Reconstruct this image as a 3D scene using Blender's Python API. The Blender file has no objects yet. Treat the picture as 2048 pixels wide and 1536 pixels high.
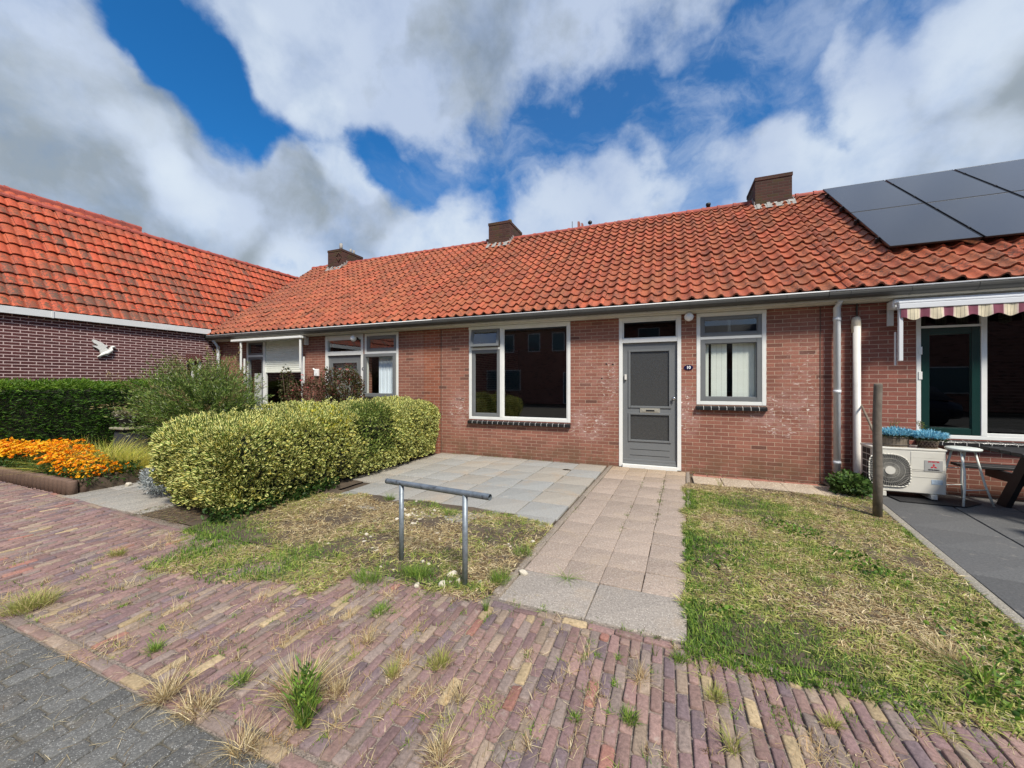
import bpy, math, random
import numpy as np
from mathutils import Vector, Matrix
random.seed(7); rng = np.random.default_rng(7)
S = bpy.context.scene
C = S.collection
# ------------------------------------------------------------------ camera
F, CX, CY, H = 770.0, 1024.0, 766.0, 1.5
YAW = math.atan(307/770); sn, cs = math.sin(YAW), math.cos(YAW)
cam = bpy.data.objects.new('camera', bpy.data.cameras.new('camera')); C.objects.link(cam)
cam.location = (0, 0, H); cam.rotation_euler = (math.pi/2, 0, YAW)
cam.data.sensor_width = 36; cam.data.lens = 36*F/2048
cam.data.shift_y = (CY-768)/2048
cam.data.clip_start = 0.05; cam.data.clip_end = 2000
S.camera = cam
S.render.resolution_x = 1024; S.render.resolution_y = 768
S.view_settings.view_transform = 'Standard'; S.view_settings.look = 'None'
S.view_settings.exposure = 0.85; S.view_settings.gamma = 1
try: S.cycles.max_bounces = 6; S.cycles.transparent_max_bounces = 12
except Exception: pass

# measured directions / points of the place (used only as numbers for placing real objects)
def ray(x):
    u = (x-CX)/F; return (-sn+u*cs, cs+u*sn)
def DIR(x, y):
    a, b = ray(x); return Vector((a, b, -(y-CY)/F)).normalized()
def W(x, y, D=7.17):
    d = ray(x); t = D/d[1]; return t*d[0], H-(y-CY)/F*t
def G(x, y, z=0.0):
    t = (H-z)*F/(y-CY); d = ray(x); return t*d[0], t*d[1]
def LW(x, y, X=-12.0):
    d = ray(x); t = X/d[0]; return t*d[1], H-(y-CY)/F*t

# ------------------------------------------------------------------ node helper
class NT:
    def __init__(s, tree): s.t = tree; s.n = tree.nodes; s.l = tree.links
    def new(s, ty, **kw):
        n = s.n.new(ty)
        for k, v in kw.items():
            if k.startswith('i_'):
                key = k[2:]
                key = int(key) if key.isdigit() else key.replace('_', ' ')
                s.put(n.inputs[key], v)
            else: setattr(n, k, v)
        return n
    def put(s, sock, v):
        if isinstance(v, bpy.types.NodeSocket): s.l.new(v, sock)
        elif isinstance(v, bpy.types.Node): s.l.new(v.outputs[0], sock)
        else:
            if isinstance(v, (tuple, list)) and len(v) == 3 and sock.type == 'RGBA': v = (*v, 1)
            sock.default_value = v
    def math(s, op, a, b=0.0, c=None, clamp=False):
        n = s.n.new('ShaderNodeMath'); n.operation = op; n.use_clamp = clamp
        s.put(n.inputs[0], a); s.put(n.inputs[1], b)
        if c is not None: s.put(n.inputs[2], c)
        return n.outputs[0]
    def vmath(s, op, a, b=(0, 0, 0)):
        n = s.n.new('ShaderNodeVectorMath'); n.operation = op
        s.put(n.inputs[0], a); s.put(n.inputs[1], b)
        return n.outputs['Value'] if op in ('DOT_PRODUCT', 'LENGTH', 'DISTANCE') else n.outputs[0]
    def mix(s, f, a, b, mode='MIX'):
        n = s.n.new('ShaderNodeMix'); n.data_type = 'RGBA'; n.blend_type = mode; n.clamp_factor = True
        s.put(n.inputs[0], f); s.put(n.inputs[6], a); s.put(n.inputs[7], b)
        return n.outputs[2]
    def ramp(s, v, a, b, lo=0.0, hi=1.0, smooth=True):
        n = s.n.new('ShaderNodeMapRange'); n.interpolation_type = 'SMOOTHSTEP' if smooth else 'LINEAR'
        s.put(n.inputs[0], v); s.put(n.inputs[1], a); s.put(n.inputs[2], b); s.put(n.inputs[3], lo); s.put(n.inputs[4], hi)
        return n.outputs[0]
    def noise(s, vec, scale, detail=3, rough=0.55, dist=0.0):
        n = s.n.new('ShaderNodeTexNoise'); s.put(n.inputs['Vector'], vec); n.inputs['Scale'].default_value = scale
        n.inputs['Detail'].default_value = detail; n.inputs['Roughness'].default_value = rough; n.inputs['Distortion'].default_value = dist
        return n.outputs[0]

# ------------------------------------------------------------------ world: blue sky with broken cloud
SUN_EL, SUN_AZ = math.radians(50), math.radians(138)      # azimuth clockwise from +Y
world = bpy.data.worlds.new('World'); S.world = world; world.use_nodes = True
w = NT(world.node_tree); w.n.clear()
tc = w.new('ShaderNodeTexCoord')
D0 = w.vmath('NORMALIZE', tc.outputs['Generated'])
sep = w.new('ShaderNodeSeparateXYZ'); w.put(sep.inputs[0], D0)
zc = w.math('ADD', w.math('MAXIMUM', sep.outputs[2], 0.0), 0.22)
pl = w.new('ShaderNodeCombineXYZ')
w.put(pl.inputs[0], w.math('DIVIDE', sep.outputs[0], zc)); w.put(pl.inputs[1], w.math('DIVIDE', sep.outputs[1], zc))
wn = w.new('ShaderNodeTexNoise'); w.put(wn.inputs['Vector'], D0); wn.inputs['Scale'].default_value = 4.2; wn.inputs['Detail'].default_value = 8
off = w.vmath('MULTIPLY', w.vmath('SUBTRACT', wn.outputs['Color'], (0.5, 0.5, 0.5)), (0.20, 0.20, 0.17))
Dw = w.vmath('NORMALIZE', w.vmath('ADD', D0, off))
def blobs(lst):
    acc = None
    for x, y, r, wt in lst:
        c = DIR(x, y); cr = math.cos(math.radians(r)); ci = math.cos(math.radians(r*0.25))
        v = w.ramp(w.vmath('DOT_PRODUCT', Dw, tuple(c)), cr, ci, 0.0, wt)
        acc = v if acc is None else w.math('ADD', acc, v)
    return acc
cover = blobs([(350, 40, 8, -1.0), (385, 130, 6, -.9), (420, 210, 7, -.9), (290, 190, 6, -.5), (500, 255, 6, -.8), (590, 290, 6, -.9), (680, 310, 7, -1.0), (790, 325, 7, -1.0), (900, 290, 6, -.35), (1010, 240, 7, -.55),
               (1150, 230, 7, -.55), (1250, 215, 6, -.6), (1300, 150, 7, -.45), (1480, 160, 7, -.8), (1540, 250, 6, -.45), (1380, 240, 6, -.5), (1640, 240, 5, -.7), (1700, 210, 5, -.7), (1870, 100, 4, -1.1), (1830, 20, 6, -.7), (1540, 15, 6, -.7), (1560, 110, 5, -.4),
               (960, 400, 6, -.5), (1120, 330, 7, -.4), (1290, 290, 6, -.45), (1430, 400, 4, -.5), (130, 100, 6, -.3), (230, 220, 6, -.45), (30, 20, 6, -.3), (1150, 20, 6, -.2), (560, 210, 4, -.2),
               (110, 30, 10, .25), (30, 130, 10, .5), (480, 100, 7, .8), (600, 60, 10, .5), (760, 110, 13, .8), (900, 180, 10, .6), (1040, 60, 10, .5), (1160, 110, 8, .35), (130, 60, 7, .3), (180, 170, 6, .35), (250, 360, 14, 1.0), (60, 290, 14, .9), (120, 420, 14, .9), (480, 330, 9, 1.0), (640, 370, 8, 1.0), (700, 430, 10, 1.0), (560, 480, 9, .8), (640, 220, 3.5, .7),
               (1650, 320, 9, .7), (1500, 330, 7, .3), (1950, 40, 7, .8), (1990, 180, 10, .8), (1850, 260, 10, .8), (1970, 320, 10, .8), (1150, 440, 9, .6), (900, 480, 8, .6), (1720, 160, 5, .35), (1330, 360, 7, .3)])
pv = w.vmath('MULTIPLY', pl.outputs[0], (1, 1, 1))
n1 = w.noise(w.vmath('MULTIPLY', w.vmath('ADD', pv, w.vmath('MULTIPLY', off, (2, 2, 2))), (1.25, 1.0, 1)), 1.7, 10, 0.60, 0.25)
n2 = w.noise(w.vmath('ADD', D0, (3.1, 1.2, 0.4)), 6.2, 12, 0.58, 0.0)
fbm = w.math('ADD', w.math('MULTIPLY', n1, 0.42), w.math('MULTIPLY', n2, 0.58))
dens = w.math('ADD', w.math('MULTIPLY', w.math('SUBTRACT', fbm, 0.5), 5.4), w.math('MULTIPLY_ADD', cover, 0.92, 0.46))
mask = w.math('MULTIPLY', w.ramp(dens, -0.35, 0.85), w.ramp(w.noise(w.vmath('ADD', D0, (7, 3, 1)), 7.0, 8, .6, .2), .25, .6, .72, 1.0))
thick = w.ramp(dens, 0.6, 1.9)
grey = blobs([(40, 330, 14, .75), (200, 420, 13, .75), (400, 310, 8, .65), (480, 400, 9, .6), (620, 440, 8, .85), (760, 430, 8, .75), (100, 450, 14, .6), (930, 90, 7, .28), (1000, 170, 6, .25), (1960, 290, 9, .55), (1850, 290, 8, .3), (1990, 180, 7, .35), (330, 470, 9, .5), (560, 320, 6, .35)])
bright = blobs([(710, 335, 5, .9), (300, 300, 4, .6), (350, 380, 4.5, .55), (430, 420, 5, .4), (1700, 290, 7, .5), (1990, 90, 5, .8), (1960, 320, 5, .5), (880, 490, 8, 1.0), (600, 540, 6, .8), (470, 90, 6, .5), (645, 215, 3, .6), (620, 110, 9, .35), (1330, 400, 9, .6), (1100, 450, 8, .5), (1640, 330, 7, .4), (60, 130, 8, .3)])
soft = w.math('MULTIPLY', w.math('SUBTRACT', w.noise(w.vmath('ADD', D0, w.vmath('MULTIPLY', off, (.5, .5, .5))), 7.0, 9, 0.58, 0.0), 0.5), 3.3)
shade = w.math('ADD', w.math('MULTIPLY', thick, 0.12), w.math('MINIMUM', grey, 0.62))
shade = w.math('ADD', w.math('SUBTRACT', shade, bright), soft, clamp=True)
ccol = w.mix(shade, (0.47, 0.555, 0.71), (0.30, 0.35, 0.395))
ccol = w.mix(w.math('MULTIPLY', bright, 0.75, clamp=True), ccol, (0.68, 0.76, 0.84))
sky = w.new('ShaderNodeTexSky', sky_type='NISHITA'); sky.sun_disc = False
sky.sun_elevation = SUN_EL; sky.sun_rotation = SUN_AZ; sky.altitude = 0; sky.air_density = 1.0; sky.dust_density = 0.2; sky.ozone_density = 4.0
hz = w.ramp(sep.outputs[2], 0.0, 0.45, 1.0, 0.0)
skyc = w.mix(1.0, sky.outputs[0], w.mix(hz, (0.20, 0.86, 1.30), (0.50, 0.62, 0.66)), 'MULTIPLY')
veil = w.ramp(w.noise(w.vmath('MULTIPLY', w.vmath('ADD', D0, off), (1.0, 1.0, 2.2)), 3.4, 10, .62, .6), .40, .68, .04, .62)
mask = w.math('MAXIMUM', mask, w.math('MULTIPLY', veil, blobs([(1350, 240, 44, 1.0)])))
bg1 = w.new('ShaderNodeBackground'); w.put(bg1.inputs[0], skyc); bg1.inputs[1].default_value = 0.066
bg2 = w.new('ShaderNodeBackground'); w.put(bg2.inputs[0], ccol); bg2.inputs[1].default_value = 0.62
ms = w.new('ShaderNodeMixShader'); w.put(ms.inputs[0], w.math('MULTIPLY', mask, 0.97)); w.l.new(bg1.outputs[0], ms.inputs[1]); w.l.new(bg2.outputs[0], ms.inputs[2])
wo = w.new('ShaderNodeOutputWorld'); w.l.new(ms.outputs[0], wo.inputs[0])
# ------------------------------------------------------------------ sun
sl = bpy.data.lights.new('sun', 'SUN'); sl.energy = 3.0; sl.angle = math.radians(11); sl.color = (1.0, 0.93, 0.82)
sun = bpy.data.objects.new('sun', sl); C.objects.link(sun)
sd = Vector((math.sin(SUN_AZ)*math.cos(SUN_EL), math.cos(SUN_AZ)*math.cos(SUN_EL), math.sin(SUN_EL)))
sun.rotation_euler = (-sd).to_track_quat('-Z', 'Y').to_euler()

# ------------------------------------------------------------------ object helpers
def tag(o, label=None, cat=None, group=None, kind=None):
    if label: o['label'] = label
    if cat: o['category'] = cat
    if group: o['group'] = group
    if kind: o['kind'] = kind
    return o
def thing(name, label, cat, loc=(0, 0, 0), group=None):
    o = bpy.data.objects.new(name, None); C.objects.link(o); o.location = loc; o.empty_display_size = .1
    return tag(o, label, cat, group)
def link(me, name, mat, parent=None):
    o = bpy.data.objects.new(name, me); C.objects.link(o)
    for m in (mat if isinstance(mat, (list, tuple)) else [mat]): me.materials.append(m)
    if parent is not None:
        o.parent = parent; o.matrix_parent_inverse = parent_world(parent).inverted()
    return o
def parent_world(p):
    m = Matrix.LocRotScale(p.location, p.rotation_euler, p.scale)
    if p.parent is not None: m = parent_world(p.parent) @ p.matrix_parent_inverse @ m
    return m
def copy_tree(o, parent=None):
    c = o.copy(); C.objects.link(c)
    if parent is not None: c.parent = parent; c.matrix_parent_inverse = o.matrix_parent_inverse.copy()
    for ch in list(o.children): copy_tree(ch, c)
    return c
def np_mesh(name, verts, faces, uv=None, col=None, smooth=False, boxuv=True):
    verts = np.asarray(verts, dtype=np.float32); faces = [np.asarray(f) for f in (faces if isinstance(faces, list) and len(faces) and hasattr(faces[0], 'ndim') and faces[0].ndim == 2 else [np.asarray(faces)])]
    me = bpy.data.meshes.new(name)
    me.vertices.add(len(verts)); me.vertices.foreach_set('co', verts.ravel())
    li = np.concatenate([f.ravel() for f in faces]).astype(np.int32)
    cnt = np.concatenate([np.full(len(f), f.shape[1]) for f in faces]).astype(np.int32)
    st = np.concatenate([[0], np.cumsum(cnt)[:-1]]).astype(np.int32)
    me.loops.add(len(li)); me.loops.foreach_set('vertex_index', li)
    me.polygons.add(len(cnt)); me.polygons.foreach_set('loop_start', st); me.polygons.foreach_set('loop_total', cnt)
    if smooth: me.polygons.foreach_set('use_smooth', np.ones(len(cnt), dtype=bool))
    me.update(calc_edges=True)
    if uv is not None:
        l = me.uv_layers.new(name='UVMap'); l.data.foreach_set('uv', np.asarray(uv, dtype=np.float32)[li].ravel())
    if col is not None:
        a = me.color_attributes.new('Col', 'FLOAT_COLOR', 'POINT'); c4 = np.ones((len(verts), 4), dtype=np.float32); c4[:, :3] = col
        a.data.foreach_set('color', c4.ravel())
    return me
class MB:
    def __init__(s): s.v = []; s.f = []; s.m = []; s.mi = 0; s.sm = []; s.smooth = False; s.M = None
    def add(s, vs, fs):
        b = len(s.v)
        for p in vs:
            p = Vector(p)
            if s.M is not None: p = s.M @ p
            s.v.append(p[:])
        for f in fs: s.f.append([b+i for i in f]); s.m.append(s.mi); s.sm.append(s.smooth)
        return s
    def box(s, x0, x1, y0, y1, z0, z1):
        return s.add([(x0, y0, z0), (x1, y0, z0), (x1, y1, z0), (x0, y1, z0), (x0, y0, z1), (x1, y0, z1), (x1, y1, z1), (x0, y1, z1)],
                     [(0, 3, 2, 1), (4, 5, 6, 7), (0, 1, 5, 4), (1, 2, 6, 5), (2, 3, 7, 6), (3, 0, 4, 7)])
    def bbox(s, x0, x1, y0, y1, z0, z1, b=.004):   # box with chamfered edges
        xs = (x0, x0+b, x1-b, x1); pts = []; 
        def ring(z, i): return [(x0+i, y0+b, z), (x0+b, y0+i, z), (x1-b, y0+i, z), (x1-i, y0+b, z), (x1-i, y1-b, z), (x1-b, y1-i, z), (x0+b, y1-i, z), (x0+i, y1-b, z)]
        R = [ring(z0, b), ring(z0+b, 0), ring(z1-b, 0), ring(z1, b)]
        vs = [p for r in R for p in r]; fs = []
        for k in range(3):
            for i in range(8): j = (i+1) % 8; fs.append((k*8+i, k*8+j, k*8+8+j, k*8+8+i))
        fs.append(tuple(range(7, -1, -1))); fs.append(tuple(range(24, 32)))
        return s.add(vs, fs)
    def tube(s, pts, r, n=10, caps=True):
        pts = [Vector(p) for p in pts]; rs = r if isinstance(r, (list, tuple)) else [r]*len(pts); vs = []; fs = []
        up = Vector((0, 0, 1))
        for i, p in enumerate(pts):
            d = (pts[min(i+1, len(pts)-1)]-pts[max(i-1, 0)]).normalized()
            a = d.cross(up if abs(d.z) < .95 else Vector((1, 0, 0))).normalized(); b = d.cross(a)
            for k in range(n):
                t = 2*math.pi*k/n; vs.append(p+(a*math.cos(t)+b*math.sin(t))*rs[i])
        for i in range(len(pts)-1):
            for k in range(n): j = (k+1) % n; fs.append((i*n+k, i*n+j, i*n+n+j, i*n+n+k))
        if caps: fs.append(tuple(range(n-1, -1, -1))); fs.append(tuple(range((len(pts)-1)*n, len(pts)*n)))
        sm = s.smooth; s.smooth = True; s.add(vs, fs); s.smooth = sm; return s
    def lathe(s, c, prof, n=20, sx=1, sy=1):   # prof: (r,z)
        vs = [(c[0]+r*math.cos(2*math.pi*k/n)*sx, c[1]+r*math.sin(2*math.pi*k/n)*sy, c[2]+z) for r, z in prof for k in range(n)]; fs = []
        for i in range(len(prof)-1):
            for k in range(n): j = (k+1) % n; fs.append((i*n+k, i*n+j, i*n+n+j, i*n+n+k))
        fs.append(tuple(range(n-1, -1, -1))); fs.append(tuple(range((len(prof)-1)*n, len(prof)*n)))
        sm = s.smooth; s.smooth = True; s.add(vs, fs); s.smooth = sm; return s
    def prism(s, poly, axis, a, b):   # poly in the two other axes, extruded from a to b
        def P(p, q): return {'x': (q, p[0], p[1]), 'y': (p[0], q, p[1]), 'z': (p[0], p[1], q)}[axis]
        n = len(poly); vs = [P(p, a) for p in poly]+[P(p, b) for p in poly]
        return s.add(vs, [tuple(range(n-1, -1, -1)), tuple(range(n, 2*n))]+[(i, (i+1) % n, n+(i+1) % n, n+i) for i in range(n)])
    def build(s, name, mat, parent=None, recalc=True):
        me = bpy.data.meshes.new(name); me.from_pydata(s.v, [], s.f); me.update()
        if recalc:
            import bmesh
            bm = bmesh.new(); bm.from_mesh(me); bmesh.ops.recalc_face_normals(bm, faces=bm.faces); bm.to_mesh(me); bm.free()
        me.polygons.foreach_set('material_index', s.m); me.polygons.foreach_set('use_smooth', s.sm)
        uvl = me.uv_layers.new(name='UVMap')
        for p in me.polygons:                      # box mapping in metres
            n = p.normal; ax = max(range(3), key=lambda i: abs(n[i]))
            for li in p.loop_indices:
                c = me.vertices[me.loops[li].vertex_index].co
                uvl.data[li].uv = (c.y, c.z) if ax == 0 else ((c.x, c.z) if ax == 1 else (c.x, c.y))
        o = link(me, name, mat, parent); return o

# ------------------------------------------------------------------ materials
MATS = {}
def mat(name, col=(.5, .5, .5), rough=.6, metal=0.0, spec=.5, vary=0.0, vscale=8, bump=0.0, bscale=60, dirt=None, dirt_amt=.5, dscale=3, vcol=False):
    if name in MATS: return MATS[name]
    m = bpy.data.materials.new(name); m.use_nodes = True; t = NT(m.node_tree); t.n.clear()
    b = t.new('ShaderNodeBsdfPrincipled'); o = t.new('ShaderNodeOutputMaterial'); t.l.new(b.outputs[0], o.inputs[0])
    b.inputs['Roughness'].default_value = rough; b.inputs['Metallic'].default_value = metal; b.inputs['Specular IOR Level'].default_value = spec
    geo = t.new('ShaderNodeTexCoord'); P = geo.outputs['Object']
    if vcol:
        a = t.new('ShaderNodeVertexColor', layer_name='Col'); c = a.outputs[0]
    else:
        r = t.new('ShaderNodeRGB'); r.outputs[0].default_value = (*col, 1); c = r.outputs[0]
    if vary:
        n = t.noise(P, vscale, 5, .6); c = t.mix(1.0, c, t.ramp(n, .25, .75, 1-vary, 1+vary*.6, False), 'MULTIPLY')
    if dirt:
        n = t.noise(P, dscale, 7, .65, .4); c = t.mix(t.ramp(n, .5, .72, 0, dirt_amt), c, dirt)
    t.put(b.inputs['Base Color'], c)
    if bump:
        bp = t.new('ShaderNodeBump'); bp.inputs['Strength'].default_value = bump; bp.inputs['Distance'].default_value = .004
        t.put(bp.inputs['Height'], t.noise(P, bscale, 5, .6)); t.put(b.inputs['Normal'], bp.outputs[0])
    m['t'] = 0; MATS[name] = m; return m
def brick_mat(name, c1, c2, mortar, dark=(.09, .05, .04), bw=.213, bh=.0625, ms=.009, white=0.0, grime=.35, tint=None, splash=0.0, darkp=.86):
    m = bpy.data.materials.new(name); m.use_nodes = True; t = NT(m.node_tree); t.n.clear()
    b = t.new('ShaderNodeBsdfPrincipled'); o = t.new('ShaderNodeOutputMaterial'); t.l.new(b.outputs[0], o.inputs[0])
    b.inputs['Roughness'].default_value = .88; b.inputs['Specular IOR Level'].default_value = .25
    uv = t.new('ShaderNodeUVMap', uv_map='UVMap').outputs[0]
    P = t.new('ShaderNodeTexCoord').outputs['Object']
    wv = t.new('ShaderNodeTexNoise'); t.put(wv.inputs['Vector'], P); wv.inputs['Scale'].default_value = 14; wv.inputs['Detail'].default_value = 3
    uvd = t.vmath('ADD', uv, t.vmath('MULTIPLY', t.vmath('SUBTRACT', wv.outputs['Color'], (.5, .5, .5)), (.008, .005, 0)))
    br = t.new('ShaderNodeTexBrick'); t.put(br.inputs['Vector'], uvd); br.offset = .5; br.squash = 1
    br.inputs['Color1'].default_value = (0, 0, 0, 1); br.inputs['Color2'].default_value = (1, 1, 1, 1); br.inputs['Mortar'].default_value = (.5, .5, .5, 1)
    br.inputs['Scale'].default_value = 1; br.inputs['Mortar Size'].default_value = ms*.5; br.inputs['Mortar Smooth'].default_value = .25; br.inputs['Bias'].default_value = 0
    br.inputs['Brick Width'].default_value = bw; br.inputs['Row Height'].default_value = bh
    rnd = br.outputs['Color']
    fine = t.noise(P, 90, 4, .65)
    c = t.mix(rnd, c1, c2)
    sp = t.new('ShaderNodeSeparateColor'); t.put(sp.inputs[0], rnd)
    c = t.mix(t.ramp(sp.outputs[0], darkp, min(.999, darkp+.08), 0, .6), c, dark)
    c = t.mix(1.0, c, t.ramp(fine, .2, .8, .72, 1.25, False), 'MULTIPLY')
    c = t.mix(1.0, c, t.ramp(t.noise(P, 1.3, 5, .6), .3, .7, .85, 1.13, False), 'MULTIPLY')
    mo = t.mix(1.0, (*mortar, 1), t.ramp(t.noise(P, 30, 4, .6), .2, .8, .7, 1.15, False), 'MULTIPLY')
    c = t.mix(br.outputs['Fac'], c, mo)
    if white:
        xs = t.new('ShaderNodeSeparateXYZ'); t.put(xs.inputs[0], P)
        acc = None
        for (cx, cz, rx, rz, wt) in ((1.75, 1.0, .75, .45, 1), (.32, 1.0, .28, .55, 1), (-1.35, .75, .55, .4, 1), (-4.05, .95, .32, .5, 1), (-.95, 1.5, .25, .7, .8), (2.0, 1.6, .4, .7, .5), (-1.3, 1.7, .3, .5, .35)):
            dx = t.math('DIVIDE', t.math('SUBTRACT', xs.outputs[0], cx), rx); dz = t.math('DIVIDE', t.math('SUBTRACT', xs.outputs[2], cz), rz)
            d = t.math('ADD', t.math('MULTIPLY', dx, dx), t.math('MULTIPLY', dz, dz)); v = t.ramp(d, 1.0, 0.0, 0, wt)
            acc = v if acc is None else t.math('MAXIMUM', acc, v)
        st = t.vmath('MULTIPLY', P, (1, 1, 2.6))
        n = t.noise(st, 13, 6, .7, .5)
        hazy = t.math('MULTIPLY', acc, t.ramp(t.noise(P, 5, 5, .65), .38, .62, 0, .38))
        c = t.mix(hazy, c, (.50, .33, .30))
        k = t.math('MULTIPLY', acc, t.ramp(n, .575, .64, 0, white), clamp=True)
        c = t.mix(k, c, (.80, .72, .66))
    if splash:
        xs2 = t.new('ShaderNodeSeparateXYZ'); t.put(xs2.inputs[0], P)
        hz = t.math('MULTIPLY', t.ramp(xs2.outputs[2], .55, .05, 0, splash), t.ramp(t.noise(P, 4, 5, .6), .3, .6))
        c = t.mix(hz, c, (.10, .075, .035))
    if grime:
        c = t.mix(t.ramp(t.noise(t.vmath('MULTIPLY', P, (1, 1, .5)), 2.2, 7, .65), .52, .75, 0, grime), c, dark)
    t.put(b.inputs['Base Color'], c)
    hgt = t.math('ADD', t.math('SUBTRACT', 1.0, br.outputs['Fac']), t.math('MULTIPLY', fine, .35))
    bp = t.new('ShaderNodeBump'); bp.inputs['Strength'].default_value = .8; bp.inputs['Distance'].default_value = .006
    t.put(bp.inputs['Height'], hgt); t.put(b.inputs['Normal'], bp.outputs[0])
    return m
M_BR = brick_mat('brick_house', (.325, .138, .098), (.235, .098, .072), (.52, .38, .28), white=1.0, grime=.12, splash=.5, darkp=.96)
M_BR2 = brick_mat('brick_pier', (.35, .125, .075), (.26, .09, .055), (.52, .37, .28), grime=.1, darkp=.97)
M_BR3 = brick_mat('brick_next', (.27, .10, .074), (.20, .076, .058), (.45, .33, .26), grime=.2, splash=.3, darkp=.95)
M_BL = brick_mat('brick_left', (.105, .034, .034), (.078, .027, .028), (.56, .42, .40), ms=.017, grime=.0, darkp=.99)
M_CH = brick_mat('brick_chimney', (.10, .044, .034), (.05, .026, .022), (.085, .062, .048), grime=.6, dark=(.085, .06, .025), darkp=.8, ms=.014)
M_OP = brick_mat('brick_opposite', (.42, .20, .15), (.32, .15, .11), (.42, .3, .24), grime=.1)
def tile_mat(name, base, dark, spots=0.0, lichen=.25, rough=.62):
    m = bpy.data.materials.new(name); m.use_nodes = True; t = NT(m.node_tree); t.n.clear()
    b = t.new('ShaderNodeBsdfPrincipled'); o = t.new('ShaderNodeOutputMaterial'); t.l.new(b.outputs[0], o.inputs[0])
    b.inputs['Roughness'].default_value = rough; b.inputs['Specular IOR Level'].default_value = .3
    P = t.new('ShaderNodeTexCoord').outputs['Object']; uv = t.new('ShaderNodeUVMap', uv_map='UVMap').outputs[0]
    vc = t.new('ShaderNodeVertexColor', layer_name='Col').outputs[0]
    sp = t.new('ShaderNodeSeparateColor'); t.put(sp.inputs[0], vc)     # r: brightness, g: dirt, b: random
    c = t.mix(1.0, (*base, 1), t.ramp(sp.outputs[0], 0, 1, .68, 1.35, False), 'MULTIPLY')
    c = t.mix(t.ramp(sp.outputs[2], .0, 1, 0, .55, False), c, (base[0]*.88, base[1]*1.45, base[2]*1.2))
    n = t.noise(P, 26, 6, .7, .3); n2 = t.noise(P, 2.3, 6, .65)
    dm = t.math('MULTIPLY', t.ramp(n, .40, .64), t.ramp(t.math('ADD', n2, t.math('MULTIPLY', sp.outputs[1], .5)), .50, .9, .22, 1.0))
    c = t.mix(dm, c, dark)
    c = t.mix(t.math('MULTIPLY', t.ramp(t.noise(t.vmath('MULTIPLY', P, (3.2, .5, .5)), 1.6, 6, .65), .48, .68), .5), c, (.15, .065, .04))
    c = t.mix(t.ramp(t.noise(P, 60, 3, .6), .63, .71, 0, lichen), c, (.56, .44, .30))
    c = t.mix(1.0, c, t.ramp(t.noise(P, 140, 3, .6), .3, .7, .86, 1.12, False), 'MULTIPLY')
    if spots:
        d = t.vmath('LENGTH', t.vmath('MULTIPLY', t.vmath('SUBTRACT', t.vmath('ADD', uv, t.vmath('MULTIPLY', t.vmath('SUBTRACT', t.new('ShaderNodeTexNoise', i_Vector=P, i_Scale=22.0).outputs['Color'], (.5, .5, .5)), (.45, .45, 0))), (.40, .36, 0)), (1, .8, 0)))
        sm = t.math('MULTIPLY', t.ramp(d, .27, .15), t.ramp(sp.outputs[1], .25, .8, 0, spots))
        sm = t.math('MULTIPLY', sm, t.ramp(n, .3, .6, .35, 1))
        c = t.mix(sm, c, (.13, .075, .045))
        rr = t.ramp(sp.outputs[1], .84, .9, 0, .7)
        c = t.mix(t.math('MULTIPLY', rr, t.ramp(n, .3, .55)), c, (.12, .07, .05))
    t.put(b.inputs['Base Color'], c)
    bp = t.new('ShaderNodeBump'); bp.inputs['Strength'].default_value = .5; bp.inputs['Distance'].default_value = .004
    t.put(bp.inputs['Height'], n); t.put(b.inputs['Normal'], bp.outputs[0])
    return m
M_T1 = tile_mat('clay_tile_old', (.39, .092, .045), (.085, .042, .03), lichen=.55)
M_T2 = tile_mat('clay_tile_left', (.50, .082, .036), (.12, .05, .035), spots=1.0, lichen=.1)
M_RG = mat('ridge_clay', (.36, .075, .05), .65, vary=.3, vscale=5, bump=.4, dirt=(.12, .06, .05), dirt_amt=.5)
M_WH = mat('white_paint', (.78, .79, .76), .42, vary=.05, vscale=6, dirt=(.5, .48, .42), dirt_amt=.25, dscale=2.5)
M_CR = mat('cream_board', (.60, .58, .50), .5, vary=.08, dirt=(.33, .33, .28), dirt_amt=.4)
M_GY = mat('grey_paint', (.165, .175, .18), .38, vary=.06, vscale=4, bump=.08, bscale=30)
M_ZN = mat('zinc_gutter', (.075, .075, .070), .55, metal=.1, vary=.18, vscale=5, dirt=(.07, .07, .06), dirt_amt=.6)
M_ZL = mat('zinc_edge', (.75, .76, .76), .45)
M_DK = mat('dark_void', (.012, .012, .012), .9)
M_SILL = mat('glazed_sill', (.018, .019, .021), .22, vary=.2)
M_JT = mat('pale_joint', (.48, .47, .45), .8)
M_PVC = mat('pvc_pipe', (.72, .75, .77), .35, vary=.06, vscale=3, dirt=(.36, .37, .36), dirt_amt=.35)
M_PV2 = mat('pvc_white', (.72, .70, .65), .35, vary=.06, dirt=(.5, .45, .38), dirt_amt=.4)
M_LEAD = mat('lead_flashing', (.30, .29, .27), .7, vary=.4, vscale=9, dirt=(.42, .38, .32), dirt_amt=.6, dscale=10, bump=1)
M_BLK = mat('black_plastic', (.02, .02, .022), .5)
M_GN = mat('green_paint', (.006, .032, .028), .25, vary=.1)
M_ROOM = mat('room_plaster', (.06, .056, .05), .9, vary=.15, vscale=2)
M_LAMP = mat('opal_globe', (.85, .85, .83), .12)
M_CHR = mat('chrome', (.7, .7, .7), .15, metal=1)
M_BRS = mat('brass_plate', (.60, .58, .50), .3, metal=.6)
M_ENA = mat('blue_enamel', (.010, .008, .05), .15)
M_PWH = mat('pure_white', (.85, .85, .85), .4)
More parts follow.
